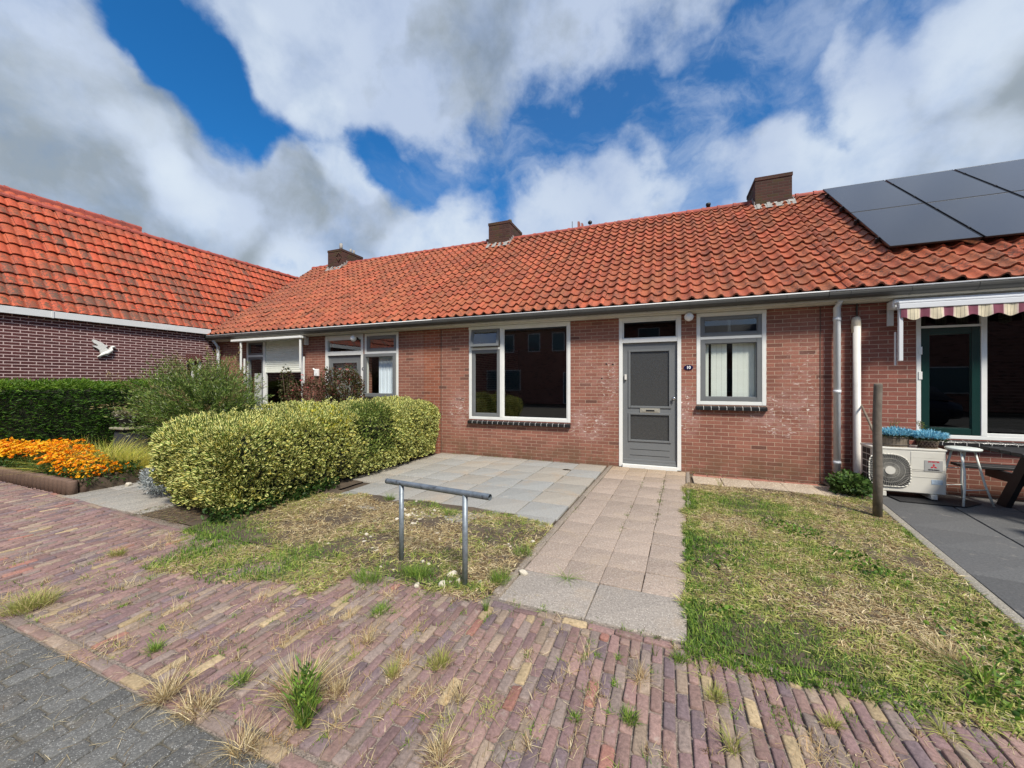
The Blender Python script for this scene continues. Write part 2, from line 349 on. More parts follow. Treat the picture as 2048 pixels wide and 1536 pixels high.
def glass_mat(name, tint=(.75, .78, .77), refl=1.0, rough=0.0, obscure=0.0):
    m = bpy.data.materials.new(name); m.use_nodes = True; t = NT(m.node_tree); t.n.clear()
    o = t.new('ShaderNodeOutputMaterial'); tr = t.new('ShaderNodeBsdfTransparent'); tr.inputs[0].default_value = (*tint, 1)
    gl = t.new('ShaderNodeBsdfGlossy'); gl.inputs['Roughness'].default_value = rough; gl.inputs[0].default_value = (.95, .97, 1, 1)
    fr = t.new('ShaderNodeFresnel'); fr.inputs[0].default_value = 1.52
    gm = t.new('ShaderNodeNewGeometry'); f = t.math('MULTIPLY', t.math('MULTIPLY', fr.outputs[0], 1.7*refl, clamp=True), t.math('SUBTRACT', 1.0, gm.outputs['Backfacing']))
    base = tr
    if obscure:
        P = t.new('ShaderNodeTexCoord').outputs['Object']; bp = t.new('ShaderNodeBump'); bp.inputs['Strength'].default_value = .6; bp.inputs['Distance'].default_value = .01
        t.put(bp.inputs['Height'], t.noise(P, 55, 3, .6)); t.put(gl.inputs['Normal'], bp.outputs[0])
        df = t.new('ShaderNodeBsdfDiffuse'); t.put(df.inputs[0], t.mix(t.noise(P, 60, 3, .6), (.03, .031, .032), (.10, .102, .10)))
        mx = t.new('ShaderNodeMixShader'); mx.inputs[0].default_value = obscure; t.l.new(tr.outputs[0], mx.inputs[1]); t.l.new(df.outputs[0], mx.inputs[2]); base = mx
    m2 = t.new('ShaderNodeMixShader'); t.put(m2.inputs[0], f); t.l.new(base.outputs[0], m2.inputs[1]); t.l.new(gl.outputs[0], m2.inputs[2]); t.l.new(m2.outputs[0], o.inputs[0])
    return m
M_GL = glass_mat('window_glass', (.85, .87, .86), 1.7); M_GLC = glass_mat('clear_window_glass', (.97, .98, .97), .62); M_GLD = glass_mat('dark_window_glass', (.35, .37, .37), .8); M_GLO = glass_mat('obscure_glass', (.2, .2, .2), .8, .12, .85)
def leaf_mat(name, edge=None, trans=.35, rough=.5, gvar=.35, edge_at=.45):
    m = bpy.data.materials.new(name); m.use_nodes = True; t = NT(m.node_tree); t.n.clear()
    o = t.new('ShaderNodeOutputMaterial'); b = t.new('ShaderNodeBsdfPrincipled'); b.inputs['Roughness'].default_value = rough; b.inputs['Specular IOR Level'].default_value = .3
    P = t.new('ShaderNodeTexCoord').outputs['Object']; vc = t.new('ShaderNodeVertexColor', layer_name='Col').outputs[0]
    c = t.mix(1.0, vc, t.ramp(t.noise(P, 7, 4, .6), .3, .7, 1-gvar, 1+gvar*.6, False), 'MULTIPLY')
    if edge:
        uv = t.new('ShaderNodeUVMap', uv_map='UVMap').outputs[0]; sx = t.new('ShaderNodeSeparateXYZ'); t.put(sx.inputs[0], uv)
        e = t.math('ABSOLUTE', t.math('SUBTRACT', sx.outputs[0], .5)); e = t.math('MULTIPLY', e, 2)
        e = t.math('ADD', e, t.math('MULTIPLY', t.math('SUBTRACT', t.noise(P, 60, 3, .6), .5), .5))
        k = t.math('MULTIPLY', t.ramp(e, edge_at, edge_at+.18), sx.outputs[2] if False else 1.0)
        c = t.mix(k, c, edge)
        c = t.mix(1.0, c, t.ramp(t.noise(P, 2.1, 3, .6), .3, .7, .88, 1.1, False), 'MULTIPLY')
    t.put(b.inputs['Base Color'], c)
    tl = t.new('ShaderNodeBsdfTranslucent'); t.put(tl.inputs[0], c); mx = t.new('ShaderNodeMixShader'); mx.inputs[0].default_value = trans
    t.l.new(b.outputs[0], mx.inputs[1]); t.l.new(tl.outputs[0], mx.inputs[2]); t.l.new(mx.outputs[0], o.inputs[0])
    return m
M_LV = leaf_mat('variegated_leaf', (.92, .88, .34), edge_at=.46, trans=.38); M_LF = leaf_mat('leaf'); M_GR = leaf_mat('grass_blade', trans=.3, rough=.6, gvar=.2); M_FL = leaf_mat('petal', trans=.25, gvar=.1)
M_LG = leaf_mat('variegated_reverted', (.35, .42, .10))
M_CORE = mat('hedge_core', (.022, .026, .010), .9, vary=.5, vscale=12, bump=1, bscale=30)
M_TWIG = mat('twig', (.10, .06, .04), .8, vary=.3)

# paving materials (vertex colour per stone)
def stone_mat(name, speck=0.0, speckcol=(.7, .68, .62), dirt=(.12, .10, .07), dirt_amt=.4, bump=.5, sscale=120, rough=.85, big=3.0, moss=0.0):
    m = bpy.data.materials.new(name); m.use_nodes = True; t = NT(m.node_tree); t.n.clear()
    b = t.new('ShaderNodeBsdfPrincipled'); o = t.new('ShaderNodeOutputMaterial'); t.l.new(b.outputs[0], o.inputs[0])
    b.inputs['Roughness'].default_value = rough; b.inputs['Specular IOR Level'].default_value = .3
    P = t.new('ShaderNodeTexCoord').outputs['Object']; vc = t.new('ShaderNodeVertexColor', layer_name='Col').outputs[0]
    c = t.mix(1.0, vc, t.ramp(t.noise(P, 60, 8, .75), .3, .7, .62, 1.38, False), 'MULTIPLY')
    c = t.mix(t.ramp(t.noise(P, big, 7, .68, .3), .5, .72, 0, dirt_amt), c, dirt)
    c = t.mix(t.ramp(t.noise(P, 9, 6, .7, .3), .58, .72, 0, dirt_amt*.6), c, (.50, .45, .38))
    if moss: c = t.mix(t.ramp(t.noise(P, 5, 6, .7, .3), .60, .70, 0, moss), c, (.10, .115, .04))
    h = t.noise(P, 90, 5, .7)
    if speck:
        v = t.new('ShaderNodeTexVoronoi'); t.put(v.inputs['Vector'], P); v.inputs['Scale'].default_value = sscale
        sc = t.new('ShaderNodeSeparateColor'); t.put(sc.inputs[0], v.outputs['Color'])
        k = t.math('MULTIPLY', t.ramp(v.outputs['Distance'], .42, .28), t.ramp(sc.outputs[0], .62, .70, 0, speck))
        c = t.mix(k, c, speckcol)
        k2 = t.math('MULTIPLY', t.ramp(v.outputs['Distance'], .42, .28), t.ramp(sc.outputs[1], .75, .8, 0, .5)); c = t.mix(k2, c, (.06, .055, .05))
        h = t.math('ADD', h, t.math('MULTIPLY', v.outputs['Distance'], .6))
    t.put(b.inputs['Base Color'], c)
    bp = t.new('ShaderNodeBump'); bp.inputs['Strength'].default_value = bump; bp.inputs['Distance'].default_value = .004
    t.put(bp.inputs['Height'], h); t.put(b.inputs['Normal'], bp.outputs[0])
    return m
M_PB = stone_mat('paving_brick', dirt=(.26, .195, .15), dirt_amt=.6, moss=.3, bump=.9)
M_RD = stone_mat('road_paver', speck=.7, speckcol=(.40, .40, .38), sscale=150, dirt=(.22, .18, .13), dirt_amt=.6, big=2.5, moss=.2, bump=.9)
M_PT = stone_mat('path_tile', speck=.6, speckcol=(.66, .60, .52), sscale=110, dirt=(.38, .30, .22), dirt_amt=.5, bump=.8)
M_PS = stone_mat('patio_slab', dirt=(.36, .28, .20), dirt_amt=.6, bump=.3, big=2.2)
M_TE = stone_mat('terrace_slab', dirt=(.13, .125, .12), dirt_amt=.4, bump=.15, big=1.2)

def setting(o, kind='structure'): o['kind'] = kind; return o
def skew(o, k=.042, y0=7.12):
    for v in o.data.vertices: v.co.x -= (y0-v.co.y)*k
    return o
def vnoise(x, y, sc, seed=0):
    r = np.random.default_rng(seed); v = 0
    for k in range(9):
        a = r.uniform(0, 6.283); f = sc*r.uniform(.6, 1.9); v = v+np.sin((x*math.cos(a)+y*math.sin(a))*f+r.uniform(0, 6.283))
    return v/4.2
def slabs(name, quads, cols, m, h=.03, bev=.004, jit=.002, tilt=.003, z=0.0, kind='structure'):
    """each quad (x0,x1,y0,y1) becomes a worn block with rounded arrises; all belong to one paved surface"""
    V = []; Fq = []; CC = []
    for (x0, x1, y0, y1), c in zip(quads, cols):
        b = len(V); dz = random.uniform(-tilt, tilt); tx, ty = random.uniform(-tilt, tilt), random.uniform(-tilt, tilt)
        j = lambda: random.uniform(-jit, jit)
        cr = min(x1-x0, y1-y0)*.12 if bev > .0035 and (x1-x0) < .15 else .006
        P = [(x0+j()+cr, y0+j()), (x1+j()-cr, y0+j()), (x1+j(), y0+cr), (x1+j(), y1-cr), (x1+j()-cr, y1+j()), (x0+j()+cr, y1+j()), (x0+j(), y1-cr), (x0+j(), y0+cr)]
        mx, my = (x0+x1)/2, (y0+y1)/2; hx, hy = (x1-x0)/2, (y1-y0)/2
        for zz, ins in ((-h, 0), (-bev, 0), (-bev*.25, bev*.5), (0, bev*1.6)):
            for (px, py) in P:
                qx = mx+(px-mx)*(1-ins/hx); qy = my+(py-my)*(1-ins/hy)
                V.append((qx, qy, z+zz+dz+tx*(px-mx)/hx+ty*(py-my)/hy)); CC.append(c)
        for k in range(3):
            for i in range(8): Fq.append((b+k*8+i, b+k*8+(i+1) % 8, b+k*8+8+(i+1) % 8, b+k*8+8+i))
        t = b+24; Fq += [(t, t+1, t+2, t+3), (t, t+3, t+4, t+7), (t+4, t+5, t+6, t+7)]
    o = link(np_mesh(name, np.array(V), np.array(Fq), col=np.array(CC), smooth=False), name, m); return setting(o, kind)

# ================================================================== GROUND
m = mat('soil', (.085, .062, .042), .95, vary=.4, vscale=6, bump=1, bscale=40, dirt=(.20, .155, .10), dirt_amt=.6, dscale=4)
g = MB(); g.add([(-400, -400, -.035), (400, -400, -.035), (400, 400, -.035), (-400, 400, -.035)], [(0, 1, 2, 3)]); setting(g.build('ground', m, recalc=False))
msand = mat('joint_sand', (.26, .21, .175), .95, vary=.9, vscale=140, bump=1, bscale=160, dirt=(.10, .085, .06), dirt_amt=.9, dscale=9)
g = MB(); g.add([(-16, -8, -.0115), (9, -8, -.0115), (9, 2.42, -.0115), (-16, 2.6, -.0115)], [(0, 1, 2, 3)]); setting(g.build('sand_bed', msand, recalc=False))
# pavement of clinker bricks
PAL = [((.205, .133, .128), 6), ((.225, .142, .128), 6), ((.250, .162, .140), 4), ((.170, .125, .130), 3), ((.225, .175, .152), 4), ((.36, .275, .165), .9), ((.285, .140, .110), .45), ((.27, .205, .155), 2.2)]
def pick():
    c = random.choices([p[0] for p in PAL], [p[1] for p in PAL])[0]; k = random.uniform(.85, 1.25); return tuple(min(1, v*k) for v in c)
Q = []; Cc = []
px_, ly_ = .0585, .163
def yend(x): return 2.36 + (0.0 if x > -5 else min(.30, (-5-x)*.06))
ix = 0; x = -13.0
while x < 6.0:
    ye = yend(x)
    y = 1.145 - (ly_/2 if ix % 2 else 0)
    while y < ye:
        a, b2 = max(y, 1.145), min(y+ly_, ye)
        if b2-a > .03: e1, e2 = random.uniform(-.006, .006), random.uniform(.004, .0075); Q.append((x+.0038, x+px_-.0038, a+e2, b2-e2)); Cc.append(pick())
        y += ly_
    x += px_; ix += 1
for yy in (1.068,):                                    # stretcher course along the road
    x = -13.0
    while x < 6: Q.append((x+.004, x+ly_-.004, yy+.003, yy+px_)); Cc.append(pick()); x += ly_
x = -13.0
while x < 6:                                           # stretcher course along the gardens
    Q.append((x+.004, x+ly_-.004, yend(x)+.004, yend(x)+px_)); Cc.append(pick()); x += ly_
slabs('pavement', Q, Cc, M_PB, jit=.0032, tilt=.004, bev=.0055)
# road of dark concrete pavers
Q = []; Cc = []; ix = 0; x = -9.0
while x < 4.5:
    y = 1.055
    n0 = .105 if ix % 2 else 0
    y = 1.055+n0
    while y > -2.0:
        a, b2 = y-.21, min(y, 1.055)
        if b2-a > .03: Q.append((x+.0035, x+.1015, a+.0035, b2-.0035)); k = random.uniform(.8, 1.25); Cc.append((.118*k, .118*k, .112*k))
        y -= .21
    x += .105; ix += 1
slabs('road', Q, Cc, M_RD, jit=.002, tilt=.002, bev=.0045)
g = MB(); g.add([(-12, -8, -.0068), (5, -8, -.0068), (5, 1.058, -.0068), (-12, 1.058, -.0068)], [(0, 1, 2, 3)]); setting(g.build('road_joint_bed', mat('joint_dirt', (.15, .135, .105), .95, vary=.9, vscale=120, bump=1, bscale=150, dirt=(.06, .055, .035), dirt_amt=.8, dscale=10), recalc=False))
g = MB(); g.add([(-60, -9, -.012), (60, -9, -.012), (60, -2.0, -.012), (-60, -2.0, -.012)], [(0, 1, 2, 3)]); setting(g.build('far_road', mat('road_far', (.085, .085, .08), .9, vary=.3, vscale=3), recalc=False))
# concrete patio slabs
Q = []; Cc = []
for i in range(8):
    for j in range(7):
        x1 = -.985-.5*i; y1 = 7.13-.5*j
        if y1-.5 < 3.9-.35 or (i >= 7): continue
        if i >= 6 and j >= 5: continue
        k = random.uniform(.93, 1.05); wv = random.uniform(-.012, .02)
        Q.append((x1-.4915, x1-.0085, y1-.4915, y1-.0085)); Cc.append(((.30+wv)*k, .292*k, (.268-wv)*k))
skew(slabs('patio', Q, Cc, M_PS, bev=.0035, jit=.0015, tilt=.003))
# garden path of 30 cm tiles
Q = []; Cc = []
x0 = -.885
for j in range(14):
    y1 = 7.12-.30*j
    for i in range(4):
        k = random.uniform(.86, 1.1); a = x0+.30*i
        Q.append((a+.002, a+.298, y1-.298, y1-.002)); yel = max(0, (y1-6.2)*.5)
        Cc.append(((.345+.05*yel)*k, (.275+.01*yel)*k, (.225-.06*yel)*k))
yb = 7.12-.30*14
for i in range(2):
    Q.append((x0+.6*i+.003, x0+.6*i+.597, 2.445, yb-.003)); Cc.append((.31, .275, .24))
skew(slabs('path', Q, Cc, M_PT, bev=.004, jit=.003, tilt=.003))
Q = []; Cc = []
y = 7.1
while y > 2.5: Q.append((-.955, -.893, max(y-.995, 2.5), y-.003)); Cc.append((.24, .20, .16)); y -= 1.0
y = 7.1
while y > 6.0: Q.append((.322, .372, y-.995, y-.003)); Cc.append((.26, .22, .18)); y -= 1.0
skew(slabs('path_kerb', Q, Cc, M_PT, bev=.006, z=.008, h=.05))
# red and gravel strip in front of the wall, right
Q = []; Cc = []; x = .42
while x < 2.1:
    Q.append((x, x+.205, 6.90, 7.0)); k = random.uniform(.85, 1.1); Cc.append((.36*k, .15*k, .11*k)); x += .21
slabs('brick_strip', Q, Cc, M_PB, z=.0)
Q = []; Cc = []; x = .40
while x < 2.2: Q.append((x, x+.395, 6.35, 6.88)); k = random.uniform(.9, 1.05); Cc.append((.44*k, .36*k, .27*k)); x += .40
slabs('washed_concrete_strip', Q, Cc, stone_mat('washed_concrete', speck=1.0, speckcol=(.78, .70, .55), sscale=48, dirt=(.3, .2, .13), bump=1), z=.0)
# dark terrace of the right-hand neighbour
def tex(y): return 2.11+(y-3.46)*.148
V = []; th = math.atan(.148)
Q = []; Cc = []
for i in range(8):
    for j in range(9):
        Q.append((.015+.6*i+(.1 if i else 0), .6*i+.6+(.1 if i else .095), -.6*j-.6, -.6*j-.005)); k = random.uniform(.9, 1.1); Cc.append((.105*k, .106*k, .106*k))
Q2 = [(-.075+.0, .0, -1.0*j-1.0, -1.0*j-.004) for j in range(6)]
terr = slabs('terrace', Q, Cc, M_TE, bev=.003, jit=.0005, tilt=.0008)
terr.location = (tex(7.1), 7.12, .0); terr.rotation_euler = (0, 0, -th)
kb = slabs('terrace_kerb', Q2, [(.26, .24, .20)]*6, M_PT, bev=.005, h=.06); kb.location = (tex(7.1), 7.12, .012); kb.rotation_euler = (0, 0, -th)
# grey slab path of the left neighbour
Q = []; Cc = []
for i in range(6):
    for j in range(3):
        xx = -5.62-.3*i; k = random.uniform(.85, 1.1); Q.append((xx-.297, xx-.004, 2.52+.45*j, 2.965+.45*j)); Cc.append((.29*k, .275*k, .245*k))
slabs('neighbour_path', Q, Cc, M_PT, bev=.004, z=.002)

# ================================================================== ROOF TILES
def tile_field(name, parent, origin, ex, ey, ncol, nrow, pitch, gauge, m, amp=.054, th=.028, lift=.036, seed=1, skip=None, dirtf=None, K=9, wave='s'):
    """pantiles: ex = unit along eave, ey = unit up the slope"""
    r = np.random.default_rng(seed); ex = np.array(ex, float); ey = np.array(ey, float); nz = np.cross(ex, ey); O = np.array(origin, float)
    us = np.linspace(0, 1, K)
    def prof(u):
        if wave == 's':   # pan then narrow roll
            t = np.mod(u, 1.0); return np.where(t < .56, -.30*np.sin(np.pi*t/.56), .78*np.sin(np.pi*(t-.56)/.44))
        t = np.mod(u, 1.0); return np.where(t < .72, .32*np.sin(np.pi*t/.72)**.8, -.45*np.sin(np.pi*(t-.72)/.28))
    pu = prof(np.linspace(0, 1, K))*amp
    Vs = []; Fs = []; UV = []; CO = []; b = 0; kk = np.arange(K-1)
    for j in range(nrow):
        for i in range(ncol):
            if skip and skip(i, j): continue
            dz = r.normal(0, .003)+.007*math.sin(i*.11+j*.35)+.004*math.sin(i*.31-j*.2); dy = r.normal(0, .005)+.006*math.sin(i*.23+j); rx = r.normal(0, .002); L = gauge+.03
            if r.random() < .03: dz += .008; dy -= .014; rx += .006
            rows = []
            for v in (0.0, .5, 1.0):
                hgt = pu+lift*(1-v)+dz+rx*(us-.5)*2
                p = O+np.outer((i+us+.0)*pitch, ex)+ey*(j*gauge+dy+v*L)+np.outer(hgt, nz); rows.append(p)
            low = rows[0]-nz*th
            P = np.concatenate([low, rows[0], rows[0], rows[1], rows[2]])   # duplicate ring keeps the nose edge crisp
            Vs.append(P)
            f = []
            for a, c in ((0, 1), (2, 3), (3, 4)): f.append(np.stack([a*K+kk, a*K+kk+1, c*K+kk+1, c*K+kk], 1))
            Fs.append(np.concatenate(f)+b); b += len(P)
            vv = np.repeat([0, 0, 0, .5, 1.0], K); UV.append(np.stack([np.tile(us, 5), vv], 1))
            d = r.random()*.6 if dirtf is None else dirtf(i, j, r)
            c = np.array([np.clip(r.normal(.5, .2), 0, 1), d, r.random()]); cc = np.tile(c, (len(P), 1)); cc[:K] = [0, 1, 0]; CO.append(cc)
    me = np_mesh(name, np.concatenate(Vs), np.concatenate(Fs), uv=np.concatenate(UV), col=np.concatenate(CO), smooth=True)
    return link(me, name, m, parent)
TP = .79; PA = math.atan(TP); EYr = (0, math.cos(PA), math.sin(PA))
Y0, Z0 = 6.86, 2.835; YR = 10.50; ZR = Z0+(YR-Y0)*TP; PITCH, GAUGE = .2062, .262
NR = int((YR-Y0)/math.cos(PA)/GAUGE)+1

def ridge(mb, x0, x1, y, z, axis='x', r=.075, ln=.34, seg=7):
    n = max(1, round((x1-x0)/ln)); ln = (x1-x0)/n
    for k in range(n):
        a = x0+k*ln
        for (p0, p1, rr) in ((a, a+ln+.02, r), (a-.005, a+.055, r*1.16)):
            vs = []; fs = []
            for q, rad in ((p0, rr), (p1, rr*.96)):
                for s in range(seg+1):
                    t = math.pi*(-.08+1.16*s/seg); c_, s_ = math.cos(t)*rad*1.15, math.sin(t)*rad
                    vs.append((q, y+c_, z+s_) if axis == 'x' else (y+c_, q, z+s_))
            for s in range(seg): fs.append((s, s+1, seg+2+s, seg+1+s))
            fs.append(tuple(range(seg+1))); fs.append(tuple(range(seg+1, 2*seg+2)))
            mb.smooth = False; mb.add(vs, fs)

# ================================================================== WALL WITH OPENINGS
def wall_grid(mb, x0, x1, z0, z1, y0, y1, holes):
    xs = sorted({x0, x1, *[h[0] for h in holes], *[h[1] for h in holes]}); zs = sorted({z0, z1, *[h[2] for h in holes], *[h[3] for h in holes]})
    xs = [q for q in xs if x0 <= q <= x1]; zs = [q for q in zs if z0 <= q <= z1]
    def solid(i, j):
        if i < 0 or j < 0 or i >= len(xs)-1 or j >= len(zs)-1: return False
        cx, cz = (xs[i]+xs[i+1])/2, (zs[j]+zs[j+1])/2
        return not any(h[0] < cx < h[1] and h[2] < cz < h[3] for h in holes)
    for i in range(len(xs)-1):
        for j in range(len(zs)-1):
            if not solid(i, j): continue
            a, b2, c, d = xs[i], xs[i+1], zs[j], zs[j+1]
            mb.add([(a, y0, c), (b2, y0, c), (b2, y0, d), (a, y0, d)], [(0, 1, 2, 3)])
            mb.add([(a, y1, c), (b2, y1, c), (b2, y1, d), (a, y1, d)], [(3, 2, 1, 0)])
            if not solid(i-1, j): mb.add([(a, y1, c), (a, y0, c), (a, y0, d), (a, y1, d)], [(0, 1, 2, 3)])
            if not solid(i+1, j): mb.add([(b2, y0, c), (b2, y1, c), (b2, y1, d), (b2, y0, d)], [(0, 1, 2, 3)])
            if not solid(i, j-1): mb.add([(a, y0, c), (a, y1, c), (b2, y1, c), (b2, y0, c)], [(0, 1, 2, 3)])
            if not solid(i, j+1): mb.add([(a, y0, d), (b2, y0, d), (b2, y1, d), (a, y1, d)], [(0, 1, 2, 3)])
def frame_ring(mb, x0, x1, z0, z1, y0, y1, w_, wb=None):
    wb = wb or w_
    mb.bbox(x0, x0+w_, y0, y1, z0, z1, .003); mb.bbox(x1-w_, x1, y0, y1, z0, z1, .003)
    mb.bbox(x0+w_+.0005, x1-w_-.0005, y0+.002, y1-.002, z1-w_, z1-.0005, .003); mb.bbox(x0+w_+.0005, x1-w_-.0005, y0+.002, y1-.002, z0+.0005, z0+wb, .003)
def pane(x0, x1, z0, z1, y, parent, m=None, name='pane'):
    g = MB(); g.box(x0, x1, y, y+.006, z0, z1); return g.build(name, m or M_GL, parent)
def sash(x0, x1, z0, z1, y, parent, m, w_=.058, glass=None, out=0.0, tilt=0.0):
    g = MB(); frame_ring(g, x0, x1, z0, z1, y-.02-out, y+.03-out, w_)
    iw = w_; frame_ring(g, x0+iw-.002, x1-iw+.002, z0+iw-.002, z1-iw+.002, y-.006-out, y+.02-out, .014)
    o = g.build('sash', m, parent)
    gl = pane(x0+iw+.01, x1-iw-.01, z0+iw+.01, z1-iw-.01, y+.002-out, o, glass)
    if tilt:   # top-hung vent pushed open at the bottom
        M = Matrix.Translation((0, y, z1)) @ Matrix.Rotation(tilt, 4, 'X') @ Matrix.Translation((0, -y, -z1))
        for q in (o, gl): q.data.transform(M)
    return o
def sill_tiles(x0, x1, z, parent, n, d=.15):
    g = MB(); n = max(2, n); wv = (x1-x0)/n
    for k in range(n):
        a = x0+k*wv; M0 = g.mi
        vs = [(a+.004, 7.21, z), (a+wv-.004, 7.21, z), (a+wv-.004, 7.17-d*.35, z-.028), (a+.004, 7.17-d*.35, z-.028), (a+.004, 7.17-d*.42, z-.036), (a+wv-.004, 7.17-d*.42, z-.036), (a+wv-.004, 7.17-d*.42, z-.082), (a+.004, 7.17-d*.42, z-.082), (a+.004, 7.21, z-.082), (a+wv-.004, 7.21, z-.082)]
        g.mi = 0; g.add(vs, [(0, 1, 2, 3), (3, 2, 5, 4), (4, 5, 6, 7), (7, 6, 9, 8), (0, 3, 4, 7, 8), (1, 9, 6, 5, 2)])
        if k: g.mi = 1; g.prism([(7.205, z-.003), (7.17-d*.35, z-.0305), (7.17-d*.415, z-.038), (7.17-d*.415, z-.078), (7.205, z-.078)], 'x', a-.0045, a+.0045)
    return g.build('sill', [M_SILL, M_JT], parent)

# ================================================================== THE ROW OF THREE HOUSES
WT = 2.665    # top of wall
def house(label, x0, x1, holes, name='terraced_house', wm=M_BR, pier=None, seed=1, tile_x=None, verge=None, skip=None, room=None, dirtf=None):
    h = thing(name, label, 'house', ((x0+x1)/2, 7.17, 0))
    g = MB(); wall_grid(g, x0, x1, -.04, WT, 7.17, 7.42, holes)
    g.build('wall', wm, h, recalc=False)
    if pier:
        g = MB(); g.box(pier[0]+.006, pier[1]-.006, 7.176, 7.42, -.04, WT); g.build('wall', pier[2], h)['label'] = 'narrow strip of redder brickwork between two joints'
    # back, ends and loft closed; dark rooms behind the windows
    lo, hi = (x0 if not pier else min(x0, pier[0])), (x1 if not pier else max(x1, pier[1]))
    g = MB(); g.box(lo+.02, hi-.02, 13.9, 14.1, -.04, WT); g.build('back_wall', wm, h)
    for q0, q1 in ((lo+.01, lo+.13), (hi-.13, hi-.01)): g = MB(); g.box(q0, q1, 7.43, 13.89, -.04, WT); g.build('side_wall', wm, h)
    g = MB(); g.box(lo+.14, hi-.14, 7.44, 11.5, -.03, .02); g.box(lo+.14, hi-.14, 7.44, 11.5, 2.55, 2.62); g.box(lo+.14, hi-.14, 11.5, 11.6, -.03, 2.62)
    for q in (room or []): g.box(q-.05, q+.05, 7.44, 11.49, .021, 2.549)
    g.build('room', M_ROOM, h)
    # roof deck, gable triangles, pantiles, ridge
    g = MB()
    g.add([(lo, Y0+.04, Z0-.03), (hi, Y0+.04, Z0-.03), (hi, YR, ZR-.03), (lo, YR, ZR-.03), (lo, 14.25, Z0-.03), (hi, 14.25, Z0-.03)], [(0, 1, 2, 3), (3, 2, 5, 4)])
    g.add([(lo+.01, 7.3, WT), (lo+.01, 14.0, WT), (lo+.01, YR, ZR-.1)], [(0, 1, 2)]); g.add([(hi-.01, 7.3, WT), (hi-.01, 14.0, WT), (hi-.01, YR, ZR-.1)], [(0, 1, 2)])
    deck = g.build('roof', mat('roof_deck', (.10, .04, .03), .9), h, recalc=False)
    tx0, tx1 = tile_x; nc = round((tx1-tx0)/PITCH)
    tile_field('roof_tiles', deck, (tx0, Y0-.01, Z0-.005), (1, 0, 0), EYr, nc, NR, PITCH, GAUGE, M_T1, seed=seed, skip=skip, dirtf=dirtf)
    g = MB(); ridge(g, tx0, tx0+nc*PITCH, YR+.01, ZR-.0); g.build('ridge', M_RG, deck)
    # eaves: fascia, soffit, gutter
    g = MB(); g.bbox(lo+.0, hi-.0, 7.02, 7.165, WT+.004, WT+.05, .003); g.box(lo, hi, 6.93, 7.02, WT+.025, WT+.052); g.box(lo, hi, 7.03, 7.6, WT+.052, WT+.11)
    g.build('fascia', M_CR, h)
    g = MB(); pr = [(6.99, 2.80)]+[(6.905+.085*math.cos(math.radians(a)), 2.785+.078*math.sin(math.radians(a))*.95) for a in range(0, -181, -20)]+[(6.82, 2.815), (6.826, 2.815)]+[(6.905+.079*math.cos(math.radians(a)), 2.785+.072*math.sin(math.radians(a))*.95) for a in range(-180, 1, 20)]+[(6.984, 2.80)]
    g.prism(pr, 'x', lo+.002, hi-.002)
    xx = lo+.25
    while xx < hi: 
        g.prism([(6.995, 2.80)]+[(6.905+.089*math.cos(math.radians(a)), 2.785+.082*math.sin(math.radians(a))*.95) for a in range(0, -181, -20)]+[(6.816, 2.812), (6.82, 2.812), (6.83, 2.78), (6.98, 2.78)], 'x', xx, xx+.022); xx += .66
    gt = g.build('gutter', M_ZN, h)
    g = MB(); g.tube([(lo+.002, 6.822, 2.817), (hi-.002, 6.822, 2.817)], .011, 8); g.build('gutter_bead', M_ZL, gt)
    return h, deck
def chimney(deck, x0, x1, zt=6.16, yf=10.2, yb=11.15, m=M_CH, flash=True):
    g = MB(); g.box(x0, x1, yf, yb, 4.9, zt-.075); g.box(x0-.012, x1+.012, yf-.012, yb+.012, zt-.075, zt)
    o = g.build('chimney', m, deck)
    z = Z0+(yf-Y0)*TP
    g = MB(); r = random.Random(3)
    n = 12
    for k in range(n):      # lead / mortar apron along the foot of the stack
        a = x0-.05+(x1-x0+.1)*k/n; b2 = x0-.05+(x1-x0+.1)*(k+1)/n; hh = .03+r.random()*.05
        g.add([(a, yf-.11-r.random()*.03, z-.06+.0), (b2, yf-.11-r.random()*.03, z-.06), (b2, yf-.013, z+hh+.03), (a, yf-.013, z+hh+.03)], [(0, 1, 2, 3)])
    for xq in (x0-.014, x1+.014):
        for k in range(3): a = yf-.03+k*.11; zz = Z0+(a-Y0)*TP; g.box(min(xq, xq+(.012 if xq > x0 else -.012)), max(xq, xq+(.012 if xq > x0 else -.012)), a, a+.105, zz-.06, zz+.17)
    g.build('flashing', M_LEAD, o)
    return o
def text_mesh(s, size, loc, mat_, parent, rot=(math.pi/2, 0, 0), name='lettering', ext=.0012, bold=.0):
    cu = bpy.data.curves.new('t', 'FONT'); cu.body = s; cu.size = size; cu.extrude = ext; cu.offset = bold; cu.align_x = 'CENTER'; cu.align_y = 'CENTER'
    o = bpy.data.objects.new('t', cu); C.objects.link(o); bpy.context.view_layer.update()
    me = bpy.data.meshes.new_from_object(o.evaluated_get(bpy.context.evaluated_depsgraph_get())); bpy.data.objects.remove(o)
    me.materials.clear(); me.transform(Matrix.Translation(loc) @ Matrix.Rotation(rot[2], 4, 'Z') @ Matrix.Rotation(rot[0], 4, 'X'))
    return link(me, name, mat_, parent)
def number_plate(x, z, s, h, w_=.075):
    g = MB(); pts = [(x+w_*math.cos(t)*(1 if abs(math.cos(t)) < .8 else .97), z+.042*math.sin(t)) for t in [2*math.pi*k/20 for k in range(20)]]
    g.prism(pts, 'y', 7.158, 7.168); o = g.build('house_number', M_ENA, h)
    g = MB()
    text_mesh(s, .066, (x, 7.155, z-.002), M_PWH, o, bold=.0025)
